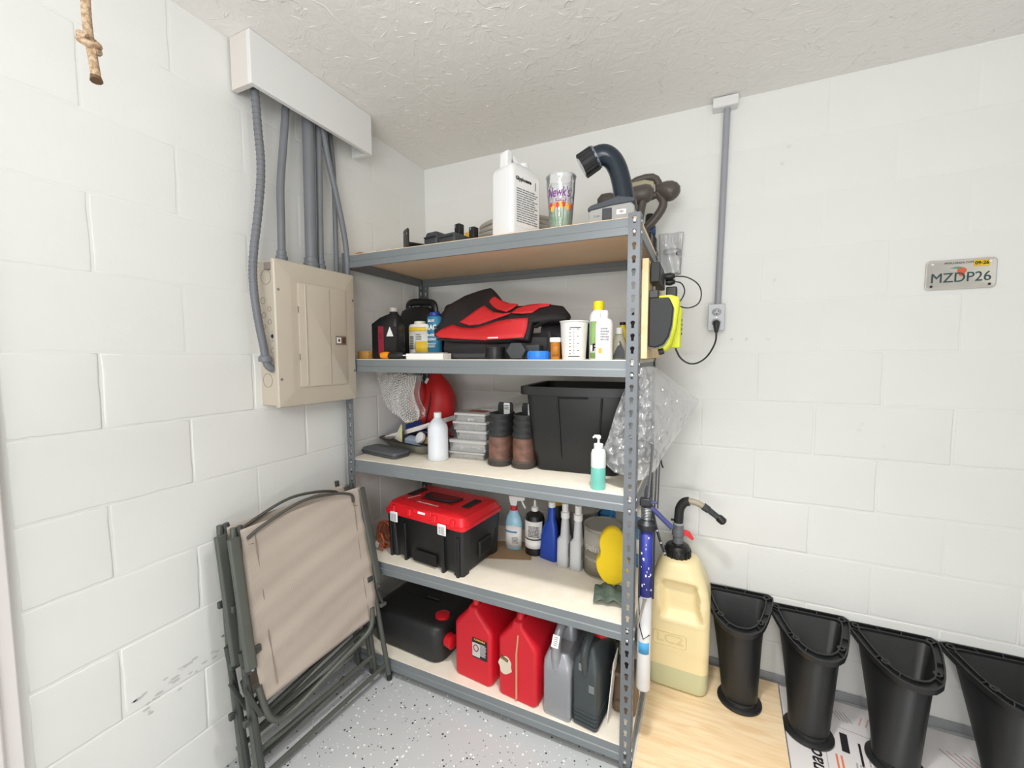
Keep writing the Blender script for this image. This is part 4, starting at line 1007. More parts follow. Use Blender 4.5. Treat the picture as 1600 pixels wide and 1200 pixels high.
for i in range(24):
    for j in range(26):
        p = bwf((i+.5)/24, (j+.5+.5*(i % 2))/26.5)
        b.lathe([(.0042, 0), (.0034, .002), (.0012, .003)], 6)
        for q_ in b.v[-18:]: q_.x, q_.y, q_.z = q_.x+p.x, -q_.z+p.y-.001, q_.y+p.z
b.build('bubbles', film('bubble_film', '#f4f3f0', .42, .1, .4), t)['kind'] = 'stuff'
B().grid(lambda u, v: bwf(u, v)+Vector((.01, .03, .004*math.sin(9*v))), 16, 16).build('folded_layer', bw, t, smooth=180)
B().tube([bwf(u, 1)+Vector((0, -.002, -.002)) for u in [i/8 for i in range(9)]], .003, 6).build('taped_edge', mat('tan_tape', '#c9b07e', .5), t)
# aluminium straight edge
t = thing('aluminium_angle', 'long aluminium angle bar lying slanted across the back of third shelf', 'metal bar', (0, 0, 0))
am = mat('dull_aluminium', '#a5a19b', .35, .6)
p0, p1 = Vector((.055, -.43, Z+.040)), Vector((.80, -.10, Z+.285))
b = B(); ax = (p1-p0); b.loft([[p+Vector((0, dy, dz)) for dy, dz in ((0, 0), (0, .022), (.002, .022), (.002, .002), (.018, .002), (.018, 0))] for p in (p0, p1)]); b.build('angle_bar', am, t, smooth=0)
# white cane handle
t = thing('hook_handle', 'pale grey curved pipe handle standing between the boots and the black bin', 'handle', (.76, -.12, Z))
B().tube(smoothpts([(-.03, 0, 0), (-.03, 0, .20), (-.025, 0, .265), (.01, 0, .285), (.05, 0, .285)], 3), .011, 12).build('curved_pipe', mat('pale_grey_pipe', '#b9b7b2', .4), t)
# boots
lea = mat('brown_leather', '#5c4238', .55, h2='#7c584a', vscale=30, bump=.3, bscale=60); col_ = mat('black_boot_collar', '#2c2e2f', .6); sole = mat('dirty_sole', '#4d463f', .7, bump=.3)
def boot(label, x, y, rz):
    t = thing('work_boot', label, 'boot', (x, y, Z), R(rz), 'pair of brown work boots on the third shelf')
    k = [rr(.088, .235, .040, 0, 0, .075), rr(.094, .245, .042, .006, 0, .078), rr(.095, .245, .042, .026, 0, .078), rr(.090, .24, .04, .030, 0, .077)]
    so = B().loft(k).build('sole', sole, t)
    b = B()
    for q_ in range(3): b.tube([p+Vector((0, 0, .008+.007*q_)) for p in rr(.0955, .246, .042, 0, 0, .078)], .0014, 6, closed=True)
    b.build('sole_ridge', sole, so)['kind'] = 'stuff'
    b = B(); b.loft([rr(.086, .225, .038, .028, 0, .072), rr(.093, .20, .042, .055, 0, .06), rr(.094, .15, .043, .085, 0, .035), rr(.088, .118, .042, .112, 0, .018), rr(.086, .108, .042, .125, 0, .012)]); b.build('leather_upper', lea, t, smooth=60)
    rg = []
    for i in range(22):
        u = i/21; bul = .004*abs(math.sin(PI*u*3.5)); rg.append([Vector((p.x, p.y, .118+.095*u)) for p in rr(.084+2*bul, .106+2*bul, .040, 0, 0, .012+.012*u)])
    rg += [[Vector((p.x, p.y, .205)) for p in rr(.060, .08, .03, 0, 0, .024)], [Vector((p.x, p.y, .15)) for p in rr(.05, .07, .025, 0, 0, .024)]]
    B().loft(rg).build('padded_collar', col_, t, smooth=60)
    b = B(); b.prism([(-.034, .15), (.034, .15), (.036, .235), (.030, .252), (-.030, .252), (-.036, .235)], .050, .058); b.build('tongue', black_mt, t, bevel=.002)
    lt = patch(t, white_pa, (.008, .0495, .226), FRONT, .028, .048, name='white_size_label'); 
    lines(t, black_ink, (.008, .0485, .232), FRONT, .022, .022, 3, 3)
    return t
boot('left brown work boot with black collar, heel to the front, beside parts boxes', .684, -.455, -3)
boot('right brown work boot with black collar, heel to the front, beside the black bin', .790, -.450, -5)
# black recycling bin
t = thing('storage_bin', 'large open black plastic storage bin on the third shelf', 'bin', (.995, -.305, Z), R(4.5))
def binrings(k):
    return [rr(.315-k, .30-k, .03, .004+k/2), rr(.335-k, .315-k, .03, .06), rr(.345-k, .325-k, .03, .075), rr(.385-k, .36-k, .035, .295), rr(.392-k, .365-k, .035, .318)]
b = B(); outer = [rr(.308, .29, .03, 0)]+binrings(0); inner = list(reversed(binrings(.008)))
b.loft(outer+[rr(.418, .39, .04, .322), rr(.42, .392, .04, .300), rr(.430, .402, .04, .300), rr(.430, .402, .04, .330), rr(.384, .357, .033, .330)]+inner[1:], True, True); b.build('tub', black_pl, t, smooth=35)
for x0, x1_ in ((-.055, -.065), (.085, .10)): B().tube([(x0, -.163, .06), (x1_, -.1835, .292)], .004, 8).build('moulded_rib', black_pl, t)
B().tube([(-.062, -.1835, .288), (.05, -.184, .290)], .003, 8).build('moulded_rib', black_pl, t)
# hand sanitiser
t = thing('pump_bottle', 'clear pump bottle half filled with teal gel at the right front of third shelf', 'pump bottle', (1.125, -.598, Z))
B().lathe([(.0235, 0), (.0245, .002), (.0245, .075)], 24).build('teal_gel', mat('teal_gel', '#74c4b6', .25), t)
B().lathe([(.0247, .075), (.0247, .120), (.021, .132), (.014, .137)], 24).build('upper_bottle', mat('milky_clear', '#dbe3df', .25), t)
B().lathe([(.015, .136), (.0155, .137), (.0155, .152), (.012, .154)], 18).build('collar', white_pl, t)
B().lathe([(.004, .152), (.004, .170), (.008, .171), (.008, .180)], 12).build('pump', white_pl, t)
B().tube([(.004, 0, .177), (-.012, -.003, .178), (-.018, -.004, .172)], [.006, .005, .003], 8).build('nozzle', white_pl, t)

# ================================================================ FOURTH SHELF
Z = S[3]
t = thing('tool_box', 'black plastic tool box with red lid and white latches on fourth shelf', 'tool box', (.403, -.450, Z), R(-6.5))
TW, TD, TH = .424, .275, .195
rloft([(.006, TW-.03, TD-.03, .02, 0, 0), (.010, TW-.022, TD-.022, .02, 0, 0), (TH, TW, TD, .022, 0, 0)]).build('body', black_pl, t, smooth=40)
for x in (-TW/2+.03, -TW/2+.115, TW/2-.10, TW/2-.025):
    rloft([(0, .014, .020, .003, x, -TD/2+.004), (TH-.03, .014, .016, .003, x*1.02, -TD/2-.002)]).build('front_rib', black_pl, t)
rloft([(0, .05, .05, .012, TW/2-.03, -TD/2+.03), (TH, .055, .055, .012, TW/2-.026, -TD/2+.026)]).build('corner_pillar', black_mt, t)
rloft([(0, .05, .05, .012, -TW/2+.035, -TD/2+.03), (TH, .05, .055, .012, -TW/2+.026, -TD/2+.026)]).build('corner_pillar', black_mt, t)
for s in (-1, 1): rloft([(0, .05, .05, .012, s*(TW/2-.035), TD/2-.03), (TH, .05, .055, .012, s*(TW/2-.026), TD/2-.026)]).build('corner_pillar', black_mt, t)
B().box((TW/2-.0035, .02, .075), (.012, .09, .065)).build('side_recess_frame', black_mt, t, bevel=.004)
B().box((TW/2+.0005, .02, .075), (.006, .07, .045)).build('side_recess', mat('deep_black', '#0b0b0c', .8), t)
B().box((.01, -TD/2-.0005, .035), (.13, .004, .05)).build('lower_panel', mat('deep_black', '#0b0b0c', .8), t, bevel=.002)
rt_ = mat('glossy_red_plastic', '#e01c28', .3)
lid = rloft([(TH-.004, TW+.016, TD+.016, .02, 0, 0), (TH+.012, TW+.018, TD+.018, .022, 0, 0), (TH+.013, TW+.010, TD+.010, .022, 0, 0), (TH+.042, TW-.012, TD-.012, .028, 0, 0), (TH+.052, TW-.05, TD-.05, .03, 0, 0), (TH+.054, TW-.09, TD-.08, .03, 0, 0)]).build('lid', rt_, t, smooth=35)
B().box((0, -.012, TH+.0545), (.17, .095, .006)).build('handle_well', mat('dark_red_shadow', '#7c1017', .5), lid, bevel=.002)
B().tube(smoothpts([(-.085, .02, TH+.056), (-.08, -.045, TH+.062), (.08, -.045, TH+.062), (.085, .02, TH+.056)], 2), .009, 8, flat=.6).build('handle', black_mt, t)
for x in (-.155, .155): B().box((x, .0, TH+.056), (.034, .10, .006)).build('lid_pad', black_mt, lid, bevel=.002)
for x in (-.165, -.07, .07, .165): B().box((x, -TD/2-.003, TH+.020), (.022, .016, .030), (-.22, 0, 0)).build('lid_rib', rt_, lid, bevel=.004)
B().box((0, -TD/2+.002, TH+.030), (.10, .012, .020), (-.22, 0, 0)).build('name_boss', rt_, lid, bevel=.003)
patch(lid, white_pa, (0, -TD/2-.0052, TH+.031), (PI/2-.22, 0, 0), .040, .009, name='white_badge')
text('CRAFTSMAN', .021, (-.01, -.098, TH+.0535), (.18, 0, 0), white_pa, lid, bold=.0004)
text('CRAFTSMAN', .011, (-.125, -.055, TH+.0545), (0, 0, 1.2), white_pa, lid)
for x in (-.155, .115):
    la = B(); la.loft([[Vector((x+p.x, -TD/2-.012-(.004 if k else 0), TH-.012+p.y)) for p in rr(.044-k*.006, .046-k*.006, .004, 0)] for k in (0, 1)]); la = la.build('latch', white_pl, t)
    lb = B()
    for k in range(6): lb.box((x-.0135+k*.0054, -TD/2-.0163, TH-.013), (.0024 if k % 2 else .0014, .0006, .030))
    lb.build('bar_code', grey_ink, la, smooth=0)['kind'] = 'stuff'
# orange cord bundle
t = thing('extension_cord', 'coiled orange extension cord bundle left of the tool box', 'cord', (.125, -.49, Z))
oc = mat('burnt_orange_rubber', '#b5552c', .5); rd = random.Random(2)
for k in range(7):
    r = .040+rd.uniform(-.006, .008); ph = rd.uniform(0, 6); tl = rd.uniform(-.35, .35)
    B().tube([(r*math.cos(a)*.95+rd.uniform(-.002, .002), (-.045+.02*k)*.8+r*.5*math.cos(a+1)*tl, .062+(r*1.25)*math.sin(a)+.002*math.sin(3*a+ph)) for a in [2*PI*i/24 for i in range(24)]], .0045, 8, closed=True).build('cord_loop', oc, t)
B().tube(smoothpts([(.02, -.075, .02), (.04, -.08, .05), (.015, -.075, .09), (-.01, -.07, .05), (.03, -.075, .012)], 2), .0045, 8).build('cord_loop', oc, t)
B().box((-.005, -.078, .03), (.016, .006, .02), (0, .3, 0)).build('white_tag', white_pa, t)
t = tag(B().box((0, 0, .001), (.20, .17, .002)).build('cardboard_sheet', mat('brown_card', '#a48766', .8, var=.04), bevel=.0004), 'square sheet of brown cardboard under spray bottle on fourth shelf', 'cardboard', loc=(.665, -.315, Z), rotz=R(20))
# spray bottle
t = thing('spray_bottle', 'white and blue trigger spray bottle behind the right end of tool box', 'spray bottle', (.672, -.285, Z+.002), R(8))
lbp = mat('light_blue_liquid', '#9ccbe0', .25)
B().lathe([(.036, 0), (.038, .003), (.038, .08), (.040, .115), (.034, .145), (.018, .175), (.014, .182)], 26, sy=.6).build('body', lbp, t)
wrap(t, white_pa, .038, .0228, .012, .115, 185, 355, name='paper_label', off=.0008)
wrap(t, blue_pl if 0 else mat('mid_blue_ink', '#5b8fc0', .5), .038, .0228, .078, .086, 200, 300, name='blue_band', off=.0018)
lines(t, grey_ink, (.012, -.0252, .045), FRONT, .03, .03, 5, 6)
B().lathe([(.016, .178), (.017, .180), (.017, .198), (.013, .200)], 18).build('collar', mat('crimson_cap', '#c23445', .4), t)
b = B(); b.prism([(-.012, .198), (.014, .198), (.018, .222), (.052, .226), (.054, .242), (-.022, .244), (-.020, .222)], -.011, .011); sh = b.build('spray_head', white_pl, t, bevel=.003)
B().tube(smoothpts([(.036, 0, .226), (.044, 0, .208), (.054, 0, .190)], 1), .0045, 8).build('trigger', white_pl, t)
# black bottle with white label
t = thing('pump_oil_bottle', 'black round bottle with white text label and white nozzle on fourth shelf', 'bottle', (.775, -.285, Z))
B().lathe([(.040, 0), (.043, .003), (.043, .155), (.038, .175), (.020, .188), (.016, .192)], 28).build('body', black_pl, t)
wrap(t, white_pa, .043, .043, .078, .155, 195, 340, name='paper_label', off=.0008); wrap(t, white_pa, .043, .043, .034, .072, 195, 340, name='paper_label', off=.0008)
lines(t, black_ink, (.012, -.0440, .112), (PI/2, 0, .12), .05, .05, 8, 11)
B().lathe([(.016, .190), (.016, .208), (.006, .213), (.005, .238), (.003, .24)], 16).build('nozzle_cap', white_pl, t)
t = thing('rear_black_bottle', 'black bottle with yellow cap hidden behind the blue bottle', 'bottle', (.842, -.175, Z))
B().lathe([(.035, 0), (.037, .003), (.037, .17), (.03, .19), (.028, .2)], 24).build('body', black_pl, t)
B().lathe([(.034, .198), (.034, .222), (.03, .225)], 20).build('cap', mat('mustard_cap', '#c9a52e', .4), t)
# blue bottle
t = thing('blue_bottle', 'solid blue flat bottle with white cap leaning among the bottles on fourth shelf', 'bottle', (.853, -.315, Z), R(-14))
rloft([(0, .080, .034, .012, 0, 0), (.004, .086, .040, .014, 0, 0), (.10, .078, .038, .014, .003, 0), (.15, .060, .034, .014, .008, 0), (.18, .036, .030, .014, .012, 0), (.235, .032, .028, .013, .014, 0)]).build('body', mat('strong_blue_plastic', '#1d45a8', .35), t, smooth=60)
B().lathe([(.0155, 0), (.0155, .022), (.013, .024)], 18, (.014, 0, .234)).build('cap', white_pl, t)
def white_sprayer(label, x, y, m):
    t = thing('slim_spray_bottle', label, 'bottle', (x, y, Z), R(-4), 'pair of slim white spray bottles on the fourth shelf')
    rloft([(0, .044, .060, .012, 0, 0), (.003, .050, .066, .014, 0, 0), (.115, .048, .064, .014, 0, 0), (.130, .034, .046, .014, .003, 0), (.19, .030, .034, .014, .003, 0), (.205, .026, .026, .012, .003, 0)]).build('body', m, t, smooth=50)
    B().lathe([(.017, .203), (.018, .205), (.018, .228), (.013, .231)], 18, (.003, 0, 0)).build('collar', white_pl, t)
    B().tube([(.003, 0, .23), (.003, 0, .265)], .0135, 12).build('spray_head', white_pl, t)
    lines(t, grey_ink, (.0255, 0, .075), RIGHT, .05, .06, 6, int(x*100))
lg = mat('light_grey_plastic', '#c9cccf', .4)
white_sprayer('left of the two slim white spray bottles, next to the blue bottle', .928, -.335, lg)
white_sprayer('right of the two slim white spray bottles, next to the paint can', .985, -.34, lg)
# paint cans
pc = mat('tinplate', '#a5a39c', .3, .7)
def paint_can(label, x, y, front):
    t = thing('paint_can', label, 'paint can', (x, y, Z))
    B().lathe([(.080, 0), (.082, .002), (.082, .004), (.080, .006), (.080, .186), (.083, .189), (.083, .195), (.079, .196), (.074, .190), (.070, .190), (.068, .193), (.0, .193)], 36, cap=True).build('can_body', pc, t, smooth=35)
    if front:
        ol = mat('olive_grey_label', '#7f7a6b', .45); pl_ = mat('pale_grey_label', '#a39f97', .45)
        wrap(t, pl_, .080, .080, .075, .182, 175, 350, name='upper_label', off=.0008, n=30); wrap(t, ol, .080, .080, .008, .105, 175, 350, name='lower_label', off=.0014, n=30)
        for s_, sz, z_, a0 in (('paint', .044, .120, 250), ('INTERIOR', .014, .070, 240), ('WALL & TRIM', .010, .035, 285), ('SATIN', .010, .022, 285)):
            o = text(s_, sz, (0, 0, 0), (0, 0, 0), white_pa, t)
            for v in o.data.vertices:
                r = .0822; a = R(a0)+v.co.x/r; v.co = (r*math.cos(a), r*math.sin(a), z_+v.co.y)
        B().tube(smoothpts([(-.083, 0, .165), (-.06, -.055, .185), (.02, -.095, .130), (.075, -.045, .155), (.083, 0, .165)], 2), .0016, 6).build('wire_handle', chrome, t)
        for s_ in (-1, 1): B().lathe([(.009, 0), (.006, .003)], 12).build('handle_ear', pc, t).matrix_local = Matrix.Translation((s_*.080, 0, .165)) @ Matrix.Rotation(s_*PI/2, 4, 'Y')
paint_can('gallon paint can with olive grey label behind the yellow sponge', 1.090, -.315, True)
paint_can('unlabelled metal paint can at the back of fourth shelf behind spray bottles', .955, -.172, False)
t = thing('blue_spray_can', 'metallic blue topped can at the rear right of fourth shelf', 'can', (1.07, -.155, Z))
B().lathe([(.036, 0), (.037, .003), (.037, .15), (.032, .165)], 24).build('body', white_pl, t)
B().lathe([(.036, .158), (.037, .16), (.037, .185), (.030, .192), (.022, .205), (.018, .206)], 24).build('blue_top', mat('metallic_blue', '#2f7fb8', .25, .4), t)
t = thing('white_squeeze_bottle', 'white squeeze bottle shoulder showing behind the metallic blue can', 'bottle', (1.155, -.165, Z))
oil_bottle(t, .06, .04, .20, white_pl, white_pl, 0, .012)
# sponge and cloth
ys = mat('yellow_sponge', '#f2cf1e', .85, bump=.5, bscale=120)
t = thing('car_sponge', 'large yellow hourglass sponge leaning beside the right front post', 'sponge', (1.150, -.455, Z+.028), R(18))
b = B(); out = []
for k in range(40):
    a = 2*PI*k/40; r_ = 1-.16*math.cos(2*(a))**2*0; xx = .058*math.cos(a); zz = .105*math.sin(a)
    xx *= (1-.22*math.exp(-((zz-.010)/.030)**2)); xx *= 1.12 if zz < 0 else .98
    out.append((xx, zz))
b.loft([[Vector((x*s_, y_, z_*s_+.108)) for x, z_ in out] for y_, s_ in ((-.026, .92), (-.020, .985), (.020, .985), (.026, .92))]); b.build('foam', ys, t, smooth=60)
t.rotation_euler = (R(-8), 0, R(12))
gc_ = mat('grey_green_cloth', '#4f5f55', .9, h2='#66756b', vscale=25, bump=.4)
t = tag(B().grid(lambda u, v: Vector((-.05+.11*u, -.045+.11*v, .006+.018*abs(math.sin(7*u+2*v))*math.sin(PI*u)+.012*math.sin(9*v+3*u)*math.sin(PI*v)**2*.7+.008)), 18, 18).build('cleaning_cloth', gc_, solid=.003, smooth=180),
        'crumpled grey green cloth under the yellow sponge at front right', 'cloth', loc=(1.148, -.515, Z), rotz=R(10))

# ================================================================ BOTTOM SHELF
Z = S[4]
t = thing('oil_drain_container', 'wide black plastic oil drain container with red caps at left of bottom shelf', 'container', (.285, -.375, Z), R(-3))
rloft([(0, .37, .39, .04, 0, 0), (.006, .385, .41, .05, 0, 0), (.125, .40, .43, .05, 0, 0), (.150, .39, .42, .05, 0, 0), (.158, .375, .405, .05, 0, 0), (.165, .34, .37, .05, 0, 0), (.163, .30, .33, .05, 0, .01)]).build('tank', black_mt if 0 else mat('satin_black_plastic', '#232425', .45), t, smooth=35)
B().box((.03, -.04, .166), (.06, .006, .004)).build('moulded_bar', dgrey_pl, t, bevel=.001)
B().lathe([(.032, 0), (.032, .012), (.024, .016)], 24, (.150, -.125, .160)).build('red_top_cap', red_pl, t)
o = B().lathe([(.016, -.02), (.016, .010), (.029, .011), (.029, .042), (.025, .045)], 24).build('red_side_cap', red_pl, t); o.location = (.192, -.155, .095); o.rotation_euler = (0, PI/2, R(-12))
o = B().lathe([(.030, 0), (.030, .010)], 24).build('spout_collar', black_pl, t); o.location = (.190, -.155, .095); o.rotation_euler = (0, PI/2, R(-12))
for y in (-.05, .08): B().box((-.02, y, .162), (.22, .012, .004)).build('moulded_rib', black_pl, t, bevel=.002)
gr = mat('gas_can_red', '#cc1426', .45, var=.03, vscale=6)
def gas_can(label, x, y, w_, h_, d_, rz):
    t = thing('gas_can', label, 'gas can', (x, y, Z), R(rz), 'red plastic gas cans on the bottom shelf')
    hw = w_/2
    b = B(); O_ = [(-hw, .01), (-hw+.012, 0), (hw-.012, 0), (hw, .01), (hw, h_*.66), (hw*.92, h_*.70), (.026, h_*.88), (.020, h_*.93), (-.020, h_*.93), (-.026, h_*.88), (-hw*.92, h_*.70), (-hw, h_*.66)]
    def rg(y_, s, zc=0): return [Vector((u*s, y_, .0 + (v-h_*.4)*s+h_*.4+(0 if s == 1 else 0))) for u, v in O_]
    r0 = [Vector((u*.90, -d_/2, v if v < .011 else v*.975)) for u, v in O_]
    r1 = [Vector((u, -d_/2+.014, v)) for u, v in O_]; r2_ = [Vector((u, d_/2-.014, v)) for u, v in O_]; r3 = [Vector((u*.90, d_/2, v if v < .011 else v*.975)) for u, v in O_]
    b.loft([r0, r1, r2_, r3]); bd_ = b.build('body', gr, t, bevel=.012, smooth=50, seg=3)
    B().tube(smoothpts([(0, -d_/2+.03, h_*.90), (0, -d_/2+.035, h_*.99), (0, 0, h_*1.0), (0, d_/2-.06, h_*.99), (0, d_/2-.05, h_*.90)], 2), .016, 10).build('handle', gr, t)
    B().lathe([(.028, 0), (.028, .03), (.022, .033)], 20, (0, d_/2-.045, h_*.86)).build('spout_cap', black_pl, t)
    return t
t = gas_can('red gas can with black and white warning label, left of the two', .640, -.475, .180, .330, .245, -5)
k = patch(t, black_ink, (.035, -.1232, .145), FRONT, .072, .082, name='warning_label')
patch(t, mat('pale_silver', '#c6c3bf', .5), (.019, -.1242, .138), FRONT, .036, .056, name='white_field')
o = B().tube([(.011*math.cos(a), 0, .013*math.sin(a)) for a in [2*PI*i/16 for i in range(16)]], .0022, 6, closed=True).build('round_symbol', mat('maroon_ink', '#7b3238', .5), t); o.location = (.019, -.1245, .146)
text('FLAMMABLE', .0095, (.035, -.1245, .180), FRONT, mat('amber_ink', '#d9a441', .5), t, bold=.0003)
lines(t, white_pa, (.052, -.1244, .143), FRONT, .030, .05, 10, 5, fill=.3)
t = gas_can('red gas can with tan centre stripe and torn white label, right of the two', .842, -.490, .168, .335, .25, -5)
B().tube([(.0, -.1262, .012), (.0, -.1262, .19), (.004, -.1245, .235), (.006, -.122, .262)], .0085, 8, flat=.3).build('tan_stripe', mat('tan_stripe', '#cfae88', .6), t)
rd = random.Random(21); b = B()
b.add([Vector((-.050+.030*math.cos(a)*rd.uniform(.8, 1.1), -.1258, .125+.040*math.sin(a)*rd.uniform(.8, 1.1))) for a in [2*PI*i/14 for i in range(14)]], [tuple(range(14))]); b.build('torn_label', mat('dirty_white_paper', '#d8cdb8', .7), t, smooth=0)
patch(t, black_ink, (-.055, -.1264, .150), (PI/2, .3, 0), .036, .012, name='black_label_strip')
text('DANGER', .008, (-.055, -.1268, .150), (PI/2, .3, 0), MATS['amber_ink'], t)
# silver oil jug
sv = mat('silver_plastic', '#9a9da2', .35, .3)
t = thing('silver_oil_jug', 'silver grey oil jug with moulded handle beside the red gas cans', 'jug', (.998, -.505, Z), R(-4))
rloft([(0, .098, .23, .010, 0, 0), (.003, .104, .236, .012, 0, 0), (.014, .102, .234, .012, 0, 0), (.017, .106, .238, .012, 0, 0), (.165, .106, .238, .012, 0, 0), (.169, .108, .240, .014, 0, 0), (.205, .104, .236, .016, 0, 0), (.235, .075, .21, .02, -.005, .005)]).build('body', sv, t, smooth=35)
q = smoothpts([(-.004, -.098, .19), (-.006, -.108, .235), (-.004, -.104, .285), (.0, -.080, .318), (.004, -.045, .325), (.006, -.0, .318)], 2)
B().tube(q, [.027-.006*math.sin(PI*i/(len(q)-1)) for i in range(len(q))], 12, flat=.75).build('handle', sv, t)
rloft([(.225, .07, .12, .02, .002, .04), (.28, .066, .11, .025, .002, .035), (.318, .05, .07, .022, .002, .03)]).build('shoulder', sv, t, smooth=60)
B().lathe([(.026, 0), (.027, .003), (.027, .020), (.022, .023)], 20, (.004, .04, .312)).build('cap', mat('dark_green_cap', '#1f3c38', .4), t)
lt = patch(t, white_pa, (-.002, -.1225, .292), (PI/2-.55, 0, 0), .026, .040, name='side_label'); lines(lt, grey_ink, (0, 0, .0008), (0, 0, 0), .016, .03, 5, 3)
# charcoal ribbed jug
dkg = mat('charcoal_plastic', '#3a4143', .4)
t = thing('charcoal_jug', 'charcoal grey jug with ribbed foot and clear level windows beside the silver jug', 'jug', (1.108, -.508, Z), R(-8))
rloft([(0, .082, .22, .010, 0, 0), (.004, .090, .228, .012, 0, 0), (.20, .096, .232, .014, 0, 0), (.24, .086, .22, .016, 0, .004), (.275, .06, .19, .02, 0, .01), (.290, .05, .16, .018, 0, .015)]).build('body', dkg, t, smooth=40)
for k in range(4): B().tube([p+Vector((0, 0, .016+.014*k)) for p in rr(.0935, .2315, .014, 0)], .0022, 6, closed=True).build('moulded_rib', dkg, t)
B().tube(smoothpts([(.0, -.105, .20), (-.004, -.110, .27), (0, -.09, .310), (0, -.03, .322), (0, .04, .315)], 2), .017, 10, flat=.8).build('handle', dkg, t)
for x, z_ in ((-.012, .222), (.026, .155)):
    B().box((x, -.1165, z_), (.020, .003, .026)).build('level_window', mat('smoky_window', '#777b7d', .3), t, bevel=.001)
B().lathe([(.030, 0), (.031, .003), (.031, .028), (.026, .032)], 20, (.02, -.01, .296)).build('red_cap', red_pl, t)
text('OIL', .018, (-.014, -.10, .285), (PI/2, 0, 0), black_ink, t)
t = thing('white_card', 'white card sheet standing between charcoal jug and right front post', 'card', (1.172, -.50, Z))
B().box((0, 0, .12), (.003, .16, .24), (0, R(5), 0)).build('card_sheet', white_pa, t)
# brown clamp like object at post
br = mat('bronze_brown_plastic', '#6f5c4b', .45, .2, var=.12, vscale=12)
t = thing('brown_tool_holster', 'worn bronze brown moulded tool holster standing behind the right front post', 'tool holster', (1.209, -.455, Z))
rloft([(0, .075, .10, .012, 0, 0), (.006, .082, .11, .014, 0, 0), (.13, .070, .10, .014, -.002, 0), (.15, .064, .09, .014, -.002, 0)]).build('body', br, t, smooth=40)
B().box((-.004, -.02, .158), (.088, .10, .014)).build('flange', br, t, bevel=.003)
rloft([(.165, .04, .05, .01, .005, 0), (.26, .034, .045, .012, .005, 0), (.30, .018, .03, .008, .004, 0)]).build('upper_grip', black_mt, t, smooth=40)
o = B().lathe([(.012, 0), (.010, .005), (.004, .006)], 14).build('rivet', br, t); o.location = (-.02, -.0555, .04); o.rotation_euler = (PI/2, 0, 0)
B().box((-.03, -.03, .22), (.012, .02, .08)).build('rack_teeth', black_mt, t, bevel=.002)
# ================================================================ things fixed to the right end of the shelving
wd = bpy.data.materials.new('wood_grain_print'); wd.use_nodes = True; nt = wd.node_tree; b_ = nt.nodes['Principled BSDF']; b_.inputs['Roughness'].default_value = .4
tc = nt.nodes.new('ShaderNodeTexCoord'); mp = nt.nodes.new('ShaderNodeMapping'); mp.inputs['Scale'].default_value = (1.6, 14, 1); mp.inputs['Rotation'].default_value = (0, 0, .12)
n1 = nt.nodes.new('ShaderNodeTexNoise'); n1.inputs['Scale'].default_value = 3; n1.inputs['Detail'].default_value = 5; n1.inputs['Distortion'].default_value = .8
cr = nt.nodes.new('ShaderNodeValToRGB'); cr.color_ramp.elements[0].position = .35; cr.color_ramp.elements[0].color = lin('#eecda0'); cr.color_ramp.elements[1].position = .62; cr.color_ramp.elements[1].color = lin('#fae3bd')
e = cr.color_ramp.elements.new(.5); e.color = lin('#f5dab0')
nt.links.new(tc.outputs['Object'], mp.inputs[0]); nt.links.new(mp.outputs[0], n1.inputs['Vector']); nt.links.new(n1.outputs['Fac'], cr.inputs[0]); nt.links.new(cr.outputs[0], b_.inputs['Base Color'])
pine = mat('pine_board', '#dcb888', .6, h2='#e8cba0', vscale=14)
t = thing('pine_board', 'pale pine board screwed to the right end of the shelving behind the charger', 'board', (1.266, -.36, S[1]+.004))
B().box((.0, 0, .155), (.019, .50, .31)).build('plank', pine, t, bevel=.001)
for z in (.05, .27):
    o = B().lathe([(.004, 0), (.003, .0015)], 10).build('screw', chrome, t); o.location = (.0095, -.235, z); o.rotation_euler = (0, PI/2, 0)
t = thing('power_strip', 'dark grey box shaped power strip at the top of the pine board', 'power strip', (1.292, -.48, 1.652))
B().box((0, 0, 0), (.028, .20, .062)).build('housing', black_mt, t, bevel=.003)
for k in range(4): B().box((.0145, -.075+.045*k, .0), (.002, .028, .034)).build('socket', black_pl, t, bevel=.001)
t = thing('wall_plug', 'black charger plugs sticking out of the power strip', 'plug', (1.322, -.40, 1.640))
B().tube([(-.014, 0, .026), (.004, 0, .026), (.018, 0, .026)], [.011, .013, .007], 10).build('plug_body', black_pl, t)
B().tube([(-.014, .02, .010), (.004, .02, .010), (.018, .02, .010)], [.011, .013, .007], 10).build('plug_body', black_pl, t)
B().box((.006, .05, -.03), (.036, .05, .05)).build('adapter', black_pl, t, bevel=.004)
B().tube([(.018, 0, .026), (.028, 0, .03), (.032, 0, .055)], .001, 6).build('wire_end', chrome, t)
# charger device
t = thing('battery_charger', 'black and lime yellow charger hung on the end of the shelving', 'charger', (1.277, -.56, 1.415))
o_ = [(0, .004), (.02, 0), (.045, .010), (.060, .035), (.068, .07), (.072, .125), (.062, .148), (.058, .155), (0, .155)]
b = B(); b.prism(o_, -.035, -.010); b.build('black_cover', black_mt, t, bevel=.004, smooth=50)
b = B(); b.prism([(u*1.02, v-.004) for u, v in o_], -.012, -.006); b.build('grey_edge', mat('grey_trim', '#9b9ea0', .3, .3), t, bevel=.001)
lime = mat('lime_yellow_plastic', '#d5dc1e', .35)
b = B(); b.prism([(.020, -.006), (.05, -.012), (.066, .01), (.078, .06), (.086, .13), (.086, .158), (.06, .166), (.02, .165)], -.006, .10); b.build('yellow_body', lime, t, bevel=.006)
b = B(); b.prism([(.06, .0), (.09, .0), (.092, .13), (.08, .14)], .06, .12); b.build('yellow_battery', lime, t, bevel=.004)
